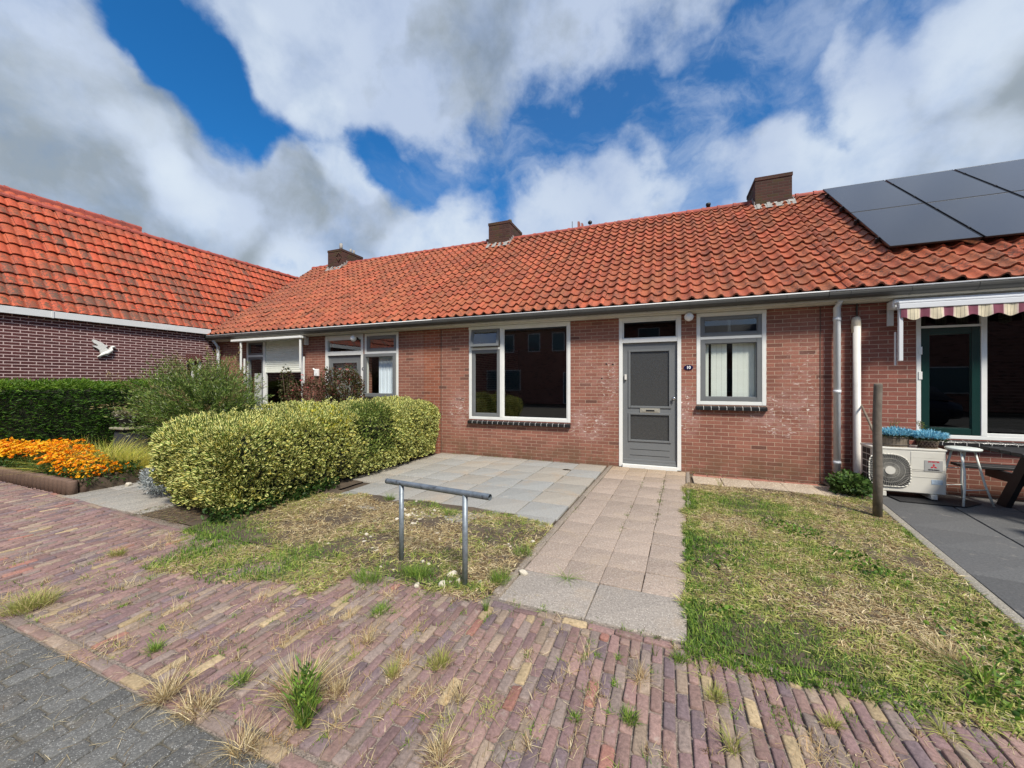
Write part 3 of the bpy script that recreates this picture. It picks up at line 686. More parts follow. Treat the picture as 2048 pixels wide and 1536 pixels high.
def wall_lamp(x, z, h):
    g = MB(); g.tube([(x, 7.169, z), (x, 7.10, z)], .042, 16); o = g.build('wall_lamp', M_BLK, h)
    g = MB(); g.smooth = True; prof = [(.001, -.072)]+[(.072*math.cos(t), .072*math.sin(t)) for t in [math.radians(a) for a in range(-75, 90, 15)]]+[(.001, .072)]
    g.lathe((x, 7.04, z), prof, 20); g.build('lamp_globe', M_LAMP, o)

# ---- middle house (number 10)
XA, XB = -4.51, 2.185
holes = [(-3.83, -1.668, .745, WT+1), (-.782, .25, -.05, WT+1), (.483, 1.487, 1.137, WT+1)]
wallh = [(a, b2, c, WT) for a, b2, c, d in holes]
H10, deck10 = house('low brick terraced house with grey front door and number 10, centre of the row', XA, XB, wallh, tile_x=(XA, 2.4), seed=11, room=[-1.2, .37])
# big living-room window
g = MB(); X0, X1, Zb, Zt = -3.828, -1.670, .747, WT-.002; MX0, MX1 = -3.125, -3.055
frame_ring(g, X0, X1, Zb, Zt, 7.165, 7.25, .058); g.bbox(MX0, MX1, 7.1655, 7.248, Zb+.059, Zt-.059, .003); g.bbox(X0+.059, MX0-.001, 7.168, 7.246, 2.185, 2.235, .003)
g.bbox(X0, X1, 7.145, 7.1645, Zt-.05, Zt, .002)
frame_ring(g, MX1+.001, X1-.059, Zb+.059, Zt-.059, 7.175, 7.21, .018)
win = g.build('window', M_WH, H10); win['label'] = 'large living-room window with white frame and a tilted vent'
pane(MX1+.015, X1-.073, Zb+.073, Zt-.073, 7.20, win)
sash(X0+.062, MX0-.004, 2.238, Zt-.062, 7.19, win, M_GY, .048, tilt=-math.radians(13), out=.012)
sash(X0+.062, MX0-.004, Zb+.062, 2.182, 7.195, win, M_GY, .062)
sill_tiles(X0-.01, X1+.01, Zb-.004, win, 19)
# front door
g = MB(); X0, X1, Zt = -.780, .248, WT-.002
g.bbox(X0, X0+.062, 7.16, 7.26, .0, Zt); g.bbox(X1-.062, X1, 7.16, 7.26, .0, Zt); g.bbox(X0+.063, X1-.063, 7.162, 7.258, Zt-.06, Zt); g.bbox(X0+.063, X1-.063, 7.162, 7.258, 2.215, 2.285)
g.bbox(X0+.063, X1-.063, 7.13, 7.26, -.02, .055); g.bbox(X0, X1, 7.145, 7.1595, Zt-.05, Zt, .002); frame_ring(g, X0+.064, X1-.064, 2.286, Zt-.062, 7.178, 7.205, .02)
dfr = g.build('door_frame', M_WH, H10); pane(X0+.08, X1-.08, 2.30, Zt-.078, 7.195, dfr, M_GLD)
dl = MB(); A, B = X0+.066, X1-.066
def DX(px): return W(px, 700, 7.21)[0]
def DZ(py, px=1300): return W(px, py, 7.21)[1]
gx0, gx1 = DX(1260), DX(1339); u0, u1 = DZ(813), DZ(702); l0, l1 = DZ(881), DZ(829)
dh = [(gx0, gx1, u0, u1), (gx0, gx1, l0, l1)]
wall_grid(dl, A, B, .06, 2.21, 7.205, 7.245, dh)
for (a, b2, c, d) in dh: frame_ring(dl, a-.028, b2+.028, c-.028, d+.028, 7.188, 7.2045, .036)
dl.bbox(A+.0, B-.0, 7.185, 7.2045, .062, .10); dl.bbox(A, B, 7.192, 7.2045, .10, .145)
door = dl.build('door', M_GY, H10); door['label'] = 'grey painted front door with two obscured glass panels'
for (a, b2, c, d) in dh: pane(a, b2, c, d, 7.215, door, M_GLO)
g = MB(); 
for zq in (DZ(900), DZ(912)): g.box(gx0, gx1, 7.2035, 7.2048, zq-.004, zq+.004)
g.build('groove', M_DK, door)
g = MB(); g.bbox(DX(1280), DX(1320), 7.19, 7.204, DZ(825.5), DZ(816.5), .003); g.bbox(DX(1284), DX(1316), 7.184, 7.1895, DZ(823.5), DZ(818.5), .002); lb = g.build('letterbox', M_BRS, door)
g = MB(); g.box(DX(1292), DX(1309), 7.181, 7.1838, DZ(822.5), DZ(819.5)); g.build('letter_slot', M_DK, lb)
g = MB(); kx, kz = DX(1347.5), DZ(796); g.lathe((0, 0, 0), [(.030, 0), (.030, .006), (.012, .008), (.012, .035), (.026, .045), (.028, .06), (.018, .07), (.001, .072)], 16)
ob = g.build('handle', M_CHR, None); ob.data.transform(Matrix.Translation((kx, 7.204, kz)) @ Matrix.Rotation(math.pi/2, 4, 'X')); ob.parent = door; ob.matrix_parent_inverse = parent_world(door).inverted()
g = MB(); g.bbox(DX(1249.5), DX(1253.5), 7.165, 7.2, DZ(759.5), DZ(748.5)); g.build('doorbell', M_PV2, door)
# small right window with vertical blind
g = MB(); X0, X1, Zb = .485, 1.485, 1.139
frame_ring(g, X0, X1, Zb, Zt, 7.165, 7.25, .058); g.bbox(X0+.059, X1-.059, 7.168, 7.246, 2.225, 2.27, .003); g.bbox(X0, X1, 7.145, 7.1645, Zt-.05, Zt, .002)
win = g.build('window', M_WH, H10); win['label'] = 'small window with grey sashes and pale vertical blinds'
so = sash(X0+.061, X1-.061, 2.273, Zt-.061, 7.19, win, M_GY, .055, out=.004); 
g = MB(); g.bbox(.955, .995, 7.20, 7.23, 2.33, Zt-.12, .002); g.build('glazing_bar', M_GY, so)
sash(X0+.061, X1-.061, Zb+.061, 2.222, 7.195, win, M_GY, .066, out=.008, glass=M_GLC)
sill_tiles(X0-.01, X1+.01, Zb-.004, win, 9)
M_BLD = mat('blind_fabric', (.86, .90, .84), .8, vary=.05)
g = MB()
for (a, n) in ((.60, 1), (.715, 3), (.76, 0), (1.03, 5)):
    for k in range(n): q = a+k*.078; g.add([(q, 7.285, 1.15), (q+.075, 7.272, 1.15), (q+.075, 7.272, 2.20), (q, 7.285, 2.20)], [(0, 1, 2, 3)]); g.add([(q+.075, 7.274, 1.15), (q, 7.287, 1.15), (q, 7.287, 2.20), (q+.075, 7.274, 2.20)], [(0, 1, 2, 3)])
g.build('vertical_blind', M_BLD, win)
wall_lamp(.362, 2.60, H10); number_plate(.362, W(1376, 735)[1], '10', H10)
for (xq, zq) in ((W(1213, 728)[0], W(1213, 728)[1]), (W(1226, 729)[0], W(1226, 729)[1]), (W(1204, 757)[0], W(1204, 757)[1])): g = MB(); g.box(xq-.015, xq+.012, 7.166, 7.1695, zq-.01, zq+.012); g.build('wall_chip', M_DK, H10)
M_JD = mat('joint_dark', (.10, .07, .055), .9, vary=.3)
for q0, q1 in ((-4.515, -4.503), (2.178, 2.188)): g = MB(); g.box(q0, q1, 7.164, 7.1695, 0, WT); g.build('expansion_joint', M_JD, H10)
chimney(deck10, 1.90, 2.60, 6.17)
g = MB(); g.lathe((.98, 10.62, 5.6), [(.045, 0), (.045, .28), (.055, .285), (.055, .33), (.001, .34)], 12); g.build('roof_vent', M_BLK, deck10)

# ---- left house
holesL = [(-10.76, -8.62, .75, WT), (-7.85, -6.65, -.05, WT), (-6.616, -5.635, 1.148, WT)]
H12, deck12 = house('brick terraced house with half-lowered cream shutter, left end of the row', -12.0, -4.955, holesL, pier=(-4.955, -4.51, M_BR2), tile_x=(-12.08, -4.51), seed=5, room=[-8.2, -6.2], wm=M_BR,
    dirtf=lambda i, j, r: min(1, (.9 if i < 2 else r.random()*.6)+(.25 if i < 6 else 0)))
g = MB(); X0, X1, Zb, Zt = -10.757, -8.623, .752, WT-.002; MX0, MX1 = -10.10, -10.02
frame_ring(g, X0, X1, Zb, Zt, 7.165, 7.25, .058); g.bbox(MX0, MX1, 7.1655, 7.248, Zb+.059, Zt-.059, .003); g.bbox(X0+.059, MX0-.001, 7.168, 7.246, 2.21, 2.26, .003)
win = g.build('window', M_WH, H12); win['label'] = 'large window with a cream roller shutter lowered halfway'
pane(MX1+.005, X1-.062, Zb+.062, Zt-.062, 7.21, win, M_GLC); sash(X0+.062, MX0-.004, 2.263, Zt-.062, 7.195, win, M_GY, .045, glass=M_GLC); sash(X0+.062, MX0-.004, Zb+.062, 2.207, 7.195, win, M_GY, .06, glass=M_GLC)
g = MB(); M_SH = mat('shutter_slat', (.86, .88, .78), .6, vary=.05)
zq = 1.78
while zq < 2.60: g.prism([(7.192, zq), (7.192, zq+.012), (7.186, zq+.03), (7.192, zq+.048), (7.204, zq+.048), (7.204, zq)], 'x', MX1+.006, X1-.064); zq += .05
g.build('roller_shutter', M_SH, win)
g = MB()
for k in range(8): a = X0+.10+k*.065; g.add([(a, 7.33, .8), (a+.033, 7.30, .8), (a+.065, 7.33, .8), (a+.065, 7.33, 1.77), (a+.033, 7.30, 1.77), (a, 7.33, 1.77)], [(0, 1, 4, 5), (1, 2, 3, 4)])
M_CU = mat('curtain_cloth', (.74, .82, .92), .8, vary=.08, vscale=3)
M_CUW = mat('net_curtain', (.5, .5, .49), .8, vary=.1)
g.build('curtain', M_CUW, win)
sill_tiles(X0-.01, X1+.01, Zb-.004, win, 19)
g = MB(); X0, X1 = -7.848, -6.652
g.bbox(X0, X0+.07, 7.16, 7.26, 0, Zt); g.bbox(X1-.07, X1, 7.16, 7.26, 0, Zt); g.bbox(X0+.071, X1-.071, 7.162, 7.258, Zt-.12, Zt); g.bbox(X0+.071, X1-.071, 7.162, 7.258, 2.17, 2.27); g.bbox(X0+.071, X1-.071, 7.135, 7.26, -.02, .055)
dfr = g.build('door_frame', M_WH, H12); pane(X0+.08, X1-.08, 2.275, Zt-.125, 7.20, dfr, M_GL)
dl = MB(); A, B = X0+.074, X1-.074; wall_grid(dl, A, B, .06, 2.165, 7.205, 7.245, [(A+.13, B-.13, .9, 2.0)]); frame_ring(dl, A+.115, B-.115, .885, 2.015, 7.19, 7.2045, .03); door = dl.build('door', M_GY, H12); pane(A+.13, B-.13, .9, 2.0, 7.215, door, M_GL)
g = MB()
for k in range(16): a = A+.14+k*.05; g.add([(a, 7.30, .95), (a+.025, 7.28, .95), (a+.05, 7.30, .95), (a+.05, 7.30, 1.97), (a+.025, 7.28, 1.97), (a, 7.30, 1.97)], [(0, 1, 4, 5), (1, 2, 3, 4)])
g.build('curtain', M_CUW, door)
g = MB(); g.bbox(A+.02, A+.05, 7.16, 7.2, 1.0, 1.14); g.tube([(A+.035, 7.17, 1.1), (A+.13, 7.165, 1.1)], .008, 8); g.build('handle', M_CHR, door)
g = MB(); X0, X1, Zb = -6.613, -5.638, 1.15
frame_ring(g, X0, X1, Zb, Zt, 7.165, 7.25, .058); g.bbox(X0+.059, X1-.059, 7.168, 7.246, 2.185, 2.235, .003)
win = g.build('window', M_WH, H12); win['label'] = 'small window with grey sashes and pale blue curtains'
sash(X0+.061, X1-.061, 2.238, Zt-.061, 7.19, win, M_GY, .07, glass=M_GL); sash(X0+.0, X1-.055, Zb+.03, 2.182, 7.185, win, M_GY, .07, out=.045, glass=M_GLC)
g = MB()
for k in range(12):
    a = X0+.30+k*.052; d = .02*(k % 2); g.add([(a, 7.31-d, 1.22), (a+.026, 7.29, 1.22), (a+.052, 7.31, 1.22), (a+.052, 7.31, 2.17), (a+.026, 7.29, 2.17), (a, 7.31-d, 2.17)], [(0, 1, 4, 5), (1, 2, 3, 4)])
g.build('curtain', M_CU, win)
sill_tiles(X0-.01, X1+.01, Zb-.004, win, 9)
wall_lamp(-6.83, 2.55, H12); number_plate(-6.632-.01, W(720, 738)[1], '8', H12, .05)
g = MB(); xq, zq = W(637, 743); g.bbox(xq-.07, xq+.04, 7.09, 7.168, zq-.12, zq+.06, .01); g.tube([(xq-.1, 7.1, zq+.07), (xq-.03, 7.1, zq+.02)], .02, 8); g.build('wall_sensor', M_PWH, H12)
g = MB(); g.tube([(-11.80, 7.07, 0), (-11.80, 7.07, 2.52), (-11.80, 6.93, 2.70)], .042, 12)
for zq in (.9, 1.9): g.tube([(-11.80, 7.07, zq), (-11.80, 7.07, zq+.05)], .048, 12)
g.build('downpipe', M_PVC, H12)
ch = chimney(deck12, -11.05, -10.42, 6.16, yb=11.2)
g = MB(); gm = .16; cx_, cy_ = -10.735, 10.183; zz = 5.88      # diamond of raised headers on the front of the stack
for a, b2 in (((0, .17), (.11, 0)), ((.11, 0), (0, -.17)), ((0, -.17), (-.11, 0)), ((-.11, 0), (0, .17))):
    g.tube([(cx_+.2+a[0]-.0, cy_, zz+a[1]), (cx_+.2+b2[0], cy_, zz+b2[1])], .013, 6)
g.build('brick_diamond', M_CH, ch)
g = MB(); g.tube([(-10.6, 10.35, 6.16), (-10.6, 10.35, 6.40)], .055, 12); g.build('flue', M_LEAD, ch)
for yq in (10.75, 10.90): g = MB(); g.tube([(-10.55, yq, 6.16), (-10.55, yq, 6.33)], .04, 10); g.build('flue', M_LEAD, ch)
# middle stack stands on the party wall of number 10 and its left neighbour
ch = chimney(deck10, -4.80, -4.14, 6.16, yb=11.2)
g = MB(); g.lathe((-4.22, 10.42, 6.16), [(.055, 0), (.065, .05), (.05, .10), (.001, .12)], 10); g.build('chimney_pot', mat('mossy_pot', (.12, .10, .04), .9, vary=.4), ch)
g = MB(); g.lathe((-5.02, 10.62, 5.60), [(.05, 0), (.05, .22), (.06, .225), (.06, .26), (.001, .27)], 12); g.build('roof_vent', M_BLK, deck12)

# ---- right house
holesR = [(3.289, 6.2, .73, WT)]
H14, deck14 = house('brick terraced house with solar panels and striped awning, right end of the row', 2.62, 9.4, holesR, wm=M_BR3, pier=(2.187, 2.62, M_BR3), tile_x=(2.4, 9.4), seed=23, dirtf=lambda i, j, r: r.random()*.9+.1)
g = MB(); X0, X1, Zb, Zt = 3.291, 6.198, .732, WT-.002; MX0, MX1 = 3.955, 4.015
frame_ring(g, X0, X1, Zb, Zt, 7.165, 7.25, .05); g.bbox(MX0, MX1, 7.1655, 7.248, Zb+.051, Zt-.051, .003); g.bbox(X0+.051, MX0-.001, 7.168, 7.246, 2.27, 2.30, .003)
for zq in (1.9, 1.55): g.bbox(X0+.02, X0+.06, 7.155, 7.1645, zq, zq+.11, .002)
g.bbox(MX1+.001, X1-.051, 7.172, 7.2, Zb+.051, Zb+.09, .003)
win = g.build('window', M_WH, H14); win['label'] = 'wide window with a dark green sash at its left'
pane(X0+.052, MX0-.002, 2.302, Zt-.052, 7.2, win, M_GLD); sash(X0+.054, MX0-.003, Zb+.054, 2.267, 7.195, win, M_GN, .085, glass=M_GLD); pane(MX1+.002, X1-.052, Zb+.09, Zt-.052, 7.215, win, M_GLD)
g = MB(); zq = .85
while zq < 2.55: g.add([(MX1+.02, 7.28, zq), (X1-.1, 7.28, zq), (X1-.1, 7.31, zq+.014), (MX1+.02, 7.31, zq+.014)], [(0, 1, 2, 3)]); zq += .045
g.build('venetian_blind', mat('blind_dark', (.05, .05, .05), .6), win)
sill_tiles(X0-.012, X1+.012, Zb-.004, win, 24, d=.22)
g = MB(); g.tube([(2.36, 7.08, 0), (2.36, 7.08, 2.62), (2.36, 6.95, 2.71)], .043, 14)
for zq in (.30, 1.35, 2.42): g.tube([(2.36, 7.08, zq), (2.36, 7.08, zq+.045)], .049, 14)
g.build('downpipe', M_PVC, H14)

# ================================================================== SOLAR PANELS (2 rows, portrait)
nrm = Vector((0, -math.sin(PA), math.cos(PA)))
m = bpy.data.materials.new('solar_cell'); m.use_nodes = True; t = NT(m.node_tree); b = t.n['Principled BSDF']
uv = t.new('ShaderNodeUVMap', uv_map='UVMap').outputs[0]
brn = t.new('ShaderNodeTexBrick'); t.put(brn.inputs['Vector'], uv); brn.offset = 0
for k, v in (('Color1', (.022, .023, .028, 1)), ('Color2', (.019, .020, .025, 1)), ('Mortar', (.060, .063, .070, 1))): brn.inputs[k].default_value = v
brn.inputs['Scale'].default_value = 1; brn.inputs['Mortar Size'].default_value = .0012; brn.inputs['Brick Width'].default_value = .0255; brn.inputs['Row Height'].default_value = .08
t.put(b.inputs['Base Color'], brn.outputs[0]); b.inputs['Roughness'].default_value = .16; b.inputs['IOR'].default_value = 1.45; M_SOL = m; b.inputs['Coat Weight'].default_value = .6; b.inputs['Coat Roughness'].default_value = .12
M_SFR = mat('panel_frame', (.014, .014, .015), .35)
PANW, PANL = 1.025, 1.70
proto = None
for c_ in range(4):
    for r_ in range(2):
        lab = '%s black solar panel from the left in the %s row on the right roof' % (['first', 'second', 'third', 'fourth'][c_], ['lower', 'upper'][r_])
        if proto is None:
            p = thing('solar_panel', lab, 'solar panel', (0, 0, 0), 'solar panels on the right roof')
            g = MB(); frame_ring(g, 0, PANW, 0, PANL, -.035, 0, .012); g.build('frame', M_SFR, p)
            g = MB(); g.box(.0125, PANW-.0125, -.031, -.004, .0125, PANL-.0125); g.build('cell_sheet', M_SOL, p)
            for zq in (.36, 1.3): g = MB(); g.box(-.022, -.001, -.046, -.025, zq, zq+.05); g.box(-.05, -.002, -.02, .06, zq+.01, zq+.04); g.build('clamp', M_BLK, p)
            for zq in (.38, 1.32): g = MB(); g.box(.0, PANW, .002, .03, zq, zq+.04); g.build('rail', M_BLK, p)
            proto = p
        else:
            p = copy_tree(proto); p['label'] = lab
        base = Vector((3.17+c_*(PANW+.028), Y0, Z0))+Vector(EYr)*(1.02+r_*(PANL+.018))+nrm*.115
        p.location = base; p.rotation_euler = (-(math.pi/2-PA), 0, 0)
M_ = None

# ================================================================== LEFT BUILDING
LB = thing('brick_building', 'dark purple brick building with steep orange pantile roof and white fascia, at the left', 'house', (-12.6, 2, 0))
g = MB()
g2 = MB(); wall_grid(g2, -6.0, 12.0, -.04, 2.98, 12.0, 12.3, [(LW(373, 740)[0], LW(404, 740)[0], 1.35, LW(385, 722)[1])])
for k, p in enumerate(g2.v): g2.v[k] = (-p[1], p[0], p[2])
g2.build('wall', M_BL, LB, recalc=True)
a, b2 = LW(373, 740)[0], LW(404, 740)[0]
g = MB(); g.box(-12.12, -12.06, a, b2, 1.35, 1.42)
for q in (a, (a+b2)/2-.02, b2-.05): g.box(-12.12, -12.06, q, q+.05, 1.421, LW(385, 722)[1])
wn = g.build('window', M_PWH, LB); g = MB(); g.box(-12.10, -12.095, a, b2, 1.35, LW(385, 722)[1]); g.build('pane', M_GLD, wn)
g = MB(); zt = LW(385, 722)[1]; q = a-.02
while q < b2: g.box(-12.0, -11.996, q+.005, q+.058, zt+.005, zt+.20); q += .066
g.build('brick_arch', mat('arch_brick', (.12, .04, .035), .85, vary=.3), LB)
g = MB(); g.box(-12.5, -12.3, -5.9, 11.9, -.03, 2.9); g.box(-18.9, -18.7, -6, 12, -.03, 2.95); g.build('inner_wall', M_DK, LB)
TPL = 1.55; PL = math.atan(TPL); EYl = (-math.cos(PL), 0, math.sin(PL)); gl_ = .285; pl_ = .184
rows_l = 11
ex0, ez0 = -11.93, 3.0
topx, topz = ex0-math.cos(PL)*gl_*rows_l, ez0+math.sin(PL)*gl_*rows_l
g = MB(); g.add([(ex0-.05, -6, ez0-.02), (ex0-.05, 12, ez0-.02), (topx-.1, 12, topz+.08), (topx-.1, -6, topz+.08), (-18.8, 12, ez0), (-18.8, -6, ez0)], [(0, 1, 2, 3), (3, 2, 4, 5)])
g.add([(-12, 11.99, 2.9), (topx-.1, 11.99, topz), (-18.8, 11.99, 2.9)], [(0, 1, 2)])
rl = g.build('roof', MATS['roof_deck'], LB, recalc=False)
YL0, YL1 = -1.0, 11.9; ncl = int((YL1-YL0)/pl_)
tile_field('roof_tiles', rl, (ex0, YL0, ez0), (0, 1, 0), EYl, ncl, rows_l, pl_, gl_, M_T2, amp=.042, th=.028, lift=.045, seed=9, wave='f', dirtf=lambda i, j, r: min(1, max(0, r.normal(.74-.035*j, .22))), K=9)
g = MB(); ridge(g, YL0, YL1, topx-.05, topz+.02, axis='y', r=.085, ln=.4); g.build('ridge', M_RG, rl)
ys = 6.35; nst = int((ys-YL0)/pl_)
tile_field('roof_tiles', rl, (topx-.02, YL0+.02, topz+.055), (0, 1, 0), EYl, nst, 1, pl_, .20, M_T2, amp=.034, th=.02, lift=.03, seed=19, wave='f', dirtf=lambda i, j, r: .2, K=9)
g = MB(); g.box(topx-.3, topx-.06, YL0, YL0+nst*pl_+.03, topz, topz+.20); ridge(g, YL0, YL0+nst*pl_+.03, topx-.17, topz+.22, axis='y', r=.075, ln=.4); g.build('ridge', M_RG, rl)
g = MB(); g.bbox(-11.93, -11.88, -3, 6.93, 2.86, 3.0, .004); g.box(-12.0, -11.93, -3, 6.93, 2.87, 2.90); g.box(-11.945, -11.868, 3.9, 3.93, 2.855, 3.004); g.build('fascia', mat('white_fascia', (.66, .68, .68), .4, vary=.06, vscale=3, dirt=(.4, .4, .38), dirt_amt=.4), LB)
# white gull on the wall
out = [(.62, .30), (.66, .29), (.74, .32), (.83, .36), (.88, .40), (.93, .41), (.93, .43), (.90, .45), (.93, .48), (.97, .475), (1.0, .43), (1.03, .415), (1.065, .42), (1.11, .46), (1.05, .455), (1.03, .48), (1.035, .52), (1.0, .56), (.96, .59), (.93, .60), (.94, .63), (.90, .615), (.83, .62), (.79, .645), (.73, .64), (.76, .61), (.80, .585), (.79, .55), (.77, .50), (.73, .47), (.68, .445), (.62, .415), (.66, .41), (.74, .42), (.74, .40), (.68, .37), (.64, .345)]
bird = thing('gull_ornament', 'white gull ornament with raised wings on the dark brick wall', 'wall ornament', (-11.95, *LW(205, 696)))
def BP(p): return LW(120+p[0]*100, 650+p[1]*100)
g = MB(); g.prism([BP(p) for p in out], 'x', -11.985, -11.955)
import mathutils
g.build('wings', mat('gull_white', (.70, .70, .66), .6, vary=.15, vscale=25, bump=1, bscale=35), bird)
g = MB(); body = [(.74, .63), (.80, .605), (.87, .575), (.93, .56), (.985, .535), (1.01, .50), (1.02, .45), (1.05, .437), (1.10, .458)]
g.tube([(-11.955, *BP(p)) for p in body], [.008, .022, .034, .040, .038, .030, .022, .022, .005], 10); g.build('body', MATS['gull_white'], bird)

# ================================================================== VEGETATION
def leaves(name, parent, P, N, m, L, Wd, cols, seed=1, droop=0.0, updir=None, spread=.6, fold=.25):
    """P points, N main leaf direction (tip direction); folded 6-corner leaves"""
    r = np.random.default_rng(seed); n = len(P)
    d = N+r.normal(0, spread, (n, 3)); d[:, 2] -= droop; d /= np.linalg.norm(d, axis=1)[:, None]
    q = r.normal(0, 1, (n, 3)); s = np.cross(d, q); s /= np.linalg.norm(s, axis=1)[:, None]; nn = np.cross(s, d)
    l = (L*r.uniform(.7, 1.3, n))[:, None]; wd = (Wd*r.uniform(.75, 1.25, n))[:, None]
    B = P; T = P+d*l; up = nn*wd*fold
    L1 = P+d*l*.35-s*wd*.5+up; L2 = P+d*l*.75-s*wd*.36+up; R1 = P+d*l*.35+s*wd*.5+up; R2 = P+d*l*.75+s*wd*.36+up
    V = np.stack([B, R1, R2, T, L2, L1], 1).reshape(-1, 3)
    i = np.arange(n)[:, None]*6; Fa = np.concatenate([i+[[0, 1, 2, 3]], i+[[0, 3, 4, 5]]], 0)
    uv = np.tile(np.array([[.5, 0], [1, .35], [1, .75], [.5, 1], [0, .75], [0, .35]]), (n, 1))
    col = np.repeat(cols, 6, axis=0)
    return link(np_mesh(name, V, Fa, uv=uv, col=col), name, m, parent)
def blades(name, P, L, Wd, cols, m=None, seed=1, lean=.5, parent=None, flat=None, curl=.5, dirs=None):
    r = np.random.default_rng(seed); n = len(P); a = r.uniform(0, 2*np.pi, n)
    ln = np.abs(r.normal(0, lean, n)) if flat is None else flat
    d = np.stack([np.cos(a)*ln, np.sin(a)*ln, np.ones(n)*(1.0/(1+ln*1.5))], 1)
    if dirs is not None: d = dirs
    d = d/np.linalg.norm(d, axis=1)[:, None]
    s = np.cross(d, np.array([0, 0, 1.0])+r.normal(0, .3, (n, 3))); s /= np.linalg.norm(s, axis=1)[:, None]
    L = np.broadcast_to(L, n)[:, None]; Wd = np.broadcast_to(Wd, n)[:, None]
    hor = d.copy(); hor[:, 2] = 0; bend = hor*L*curl; bend[:, 2] -= (L*curl*.35)[:, 0]*np.linalg.norm(hor, axis=1)
    m1 = P+d*L*.5; tp = P+d*L+bend*.6
    V = np.stack([P-s*Wd*.5, P+s*Wd*.5, m1-s*Wd*.4, m1+s*Wd*.4, tp], 1).reshape(-1, 3)
    V[:, 2] = np.maximum(V[:, 2], P[:, 2].repeat(5)-.002)
    i = np.arange(n)[:, None]*5; F4 = i+[[0, 1, 3, 2]]; F3 = i+[[2, 3, 4]]
    return link(np_mesh(name, V, [F4, F3], col=np.repeat(cols, 5, axis=0)), name, m or M_GR, parent)
def palette(n, pal, wts, r, kv=.2):
    pal = np.array(pal); w_ = np.array(wts, float); w_ = w_/w_.sum(); c = pal[r.choice(len(pal), n, p=w_)]; return c*r.uniform(1-kv, 1+kv, (n, 1))
def box_shell(n, x0, x1, y0, y1, z0, z1, rr, r, depth=.12, bumpy=.05, seed=0):
    """points on a rounded, slightly lumpy box shell with outward normals"""
    A = [((x1-x0)*(y1-y0), 'z'), ((y1-y0)*(z1-z0), 'x0'), ((y1-y0)*(z1-z0), 'x1'), ((x1-x0)*(z1-z0), 'y0'), ((x1-x0)*(z1-z0), 'y1')]
    w_ = np.array([a[0] for a in A]); k = r.choice(5, n, p=w_/w_.sum()); u = r.random(n); v = r.random(n)
    c = np.stack([x0+u*(x1-x0), y0+v*(y1-y0), z0+r.random(n)*(z1-z0)], 1)
    c[k == 0, 2] = z1; c[k == 1, 0] = x0; c[k == 2, 0] = x1; c[k == 3, 1] = y0; c[k == 4, 1] = y1
    lo = np.array([x0+rr, y0+rr, z0-1]); hi = np.array([x1-rr, y1-rr, z1-rr]); q = np.clip(c, lo, hi); d = c-q; ln = np.linalg.norm(d, axis=1)+1e-6
    N = d/ln[:, None]; P = q+N*rr
    b = vnoise(P[:, 0]+P[:, 2]*.7, P[:, 1]+P[:, 2], 4.0, seed)*bumpy+vnoise(P[:, 0]-P[:, 2]*.7, P[:, 1]*1.3, 11, seed+1)*bumpy*.5
    P = P+N*(b-r.random(n)**1.5*depth)[:, None]
    return P, N
r = np.random.default_rng(3)
# --- variegated euonymus hedge
hg = thing('variegated_hedge', 'clipped hedge of cream-edged leaves running from the pavement to the house wall', 'hedge', (-5.0, 4.8, 0))
HX0, HX1, HY0, HY1, HZ = -5.72, -4.32, 2.62, 7.0, 1.12
n = 40000
P, N = box_shell(n, HX0, HX1, HY0, HY1, .06, HZ, .32, r, .20, .08, 4)
near = np.clip((3.9-P[:, 1])/1.3, 0, 1); P[:, 2] = P[:, 2]*(1-near*.13)
taper = np.clip((.45-P[:, 2])/.45, 0, 1); P[:, 0] += np.where(N[:, 0] > 0, -1, 1)*taper*.10; P[:, 1] += np.where(N[:, 1] < -.5, 1, 0)*taper*.12
far = np.clip((P[:, 1]-5.2)/1.8, 0, 1); 
gsel = (np.abs(P[:, 1]-5.0+.15*vnoise(P[:, 0]*3, P[:, 2]*3, 2.2, 21)) < .33) & (P[:, 2] > .35+.15*vnoise(P[:, 1], P[:, 2], 9, 22)) & (r.random(n) < .85)
yel = (np.abs(P[:, 1]-4.55) < .38) & (P[:, 2] > .55)
cols = palette(n, [(.13, .22, .04), (.19, .28, .05), (.08, .14, .03), (.50, .44, .07)], [3, 3, 3, 1.6], r)
Nn = N+np.array([0, 0, .45])
ok = ~gsel
leaves('foliage', hg, P[ok], Nn[ok], M_LV, .052, .030, cols[ok], seed=2, spread=.55)
c2 = palette(int(gsel.sum()), [(.05, .10, .02), (.08, .15, .03), (.04, .08, .02)], [1, 1, 1], r); leaves('foliage', hg, P[gsel], Nn[gsel], M_LG, .046, .026, c2, seed=3, spread=.55)['label'] = 'patch of the hedge that has grown plain green'
P2, N2 = box_shell(2600, HX0, HX1, HY0, HY1, .3, HZ, .32, r, .02, .05, 4); k = (np.hypot(P2[:, 1]-4.25, (P2[:, 2]-.95)) < .36+.1*vnoise(P2[:, 0]*3, P2[:, 1]*3, 3, 5)) & (P2[:, 0] > -5.2); P2 = P2[k]; N2 = N2[k]
leaves('foliage', hg, P2, N2+np.array([0, 0, .5]), M_LF, .045, .026, palette(len(P2), [(.50, .45, .04), (.42, .42, .05)], [1, 1], r), seed=8, spread=.5)['label'] = 'patch of bright yellow leaves in the hedge top'
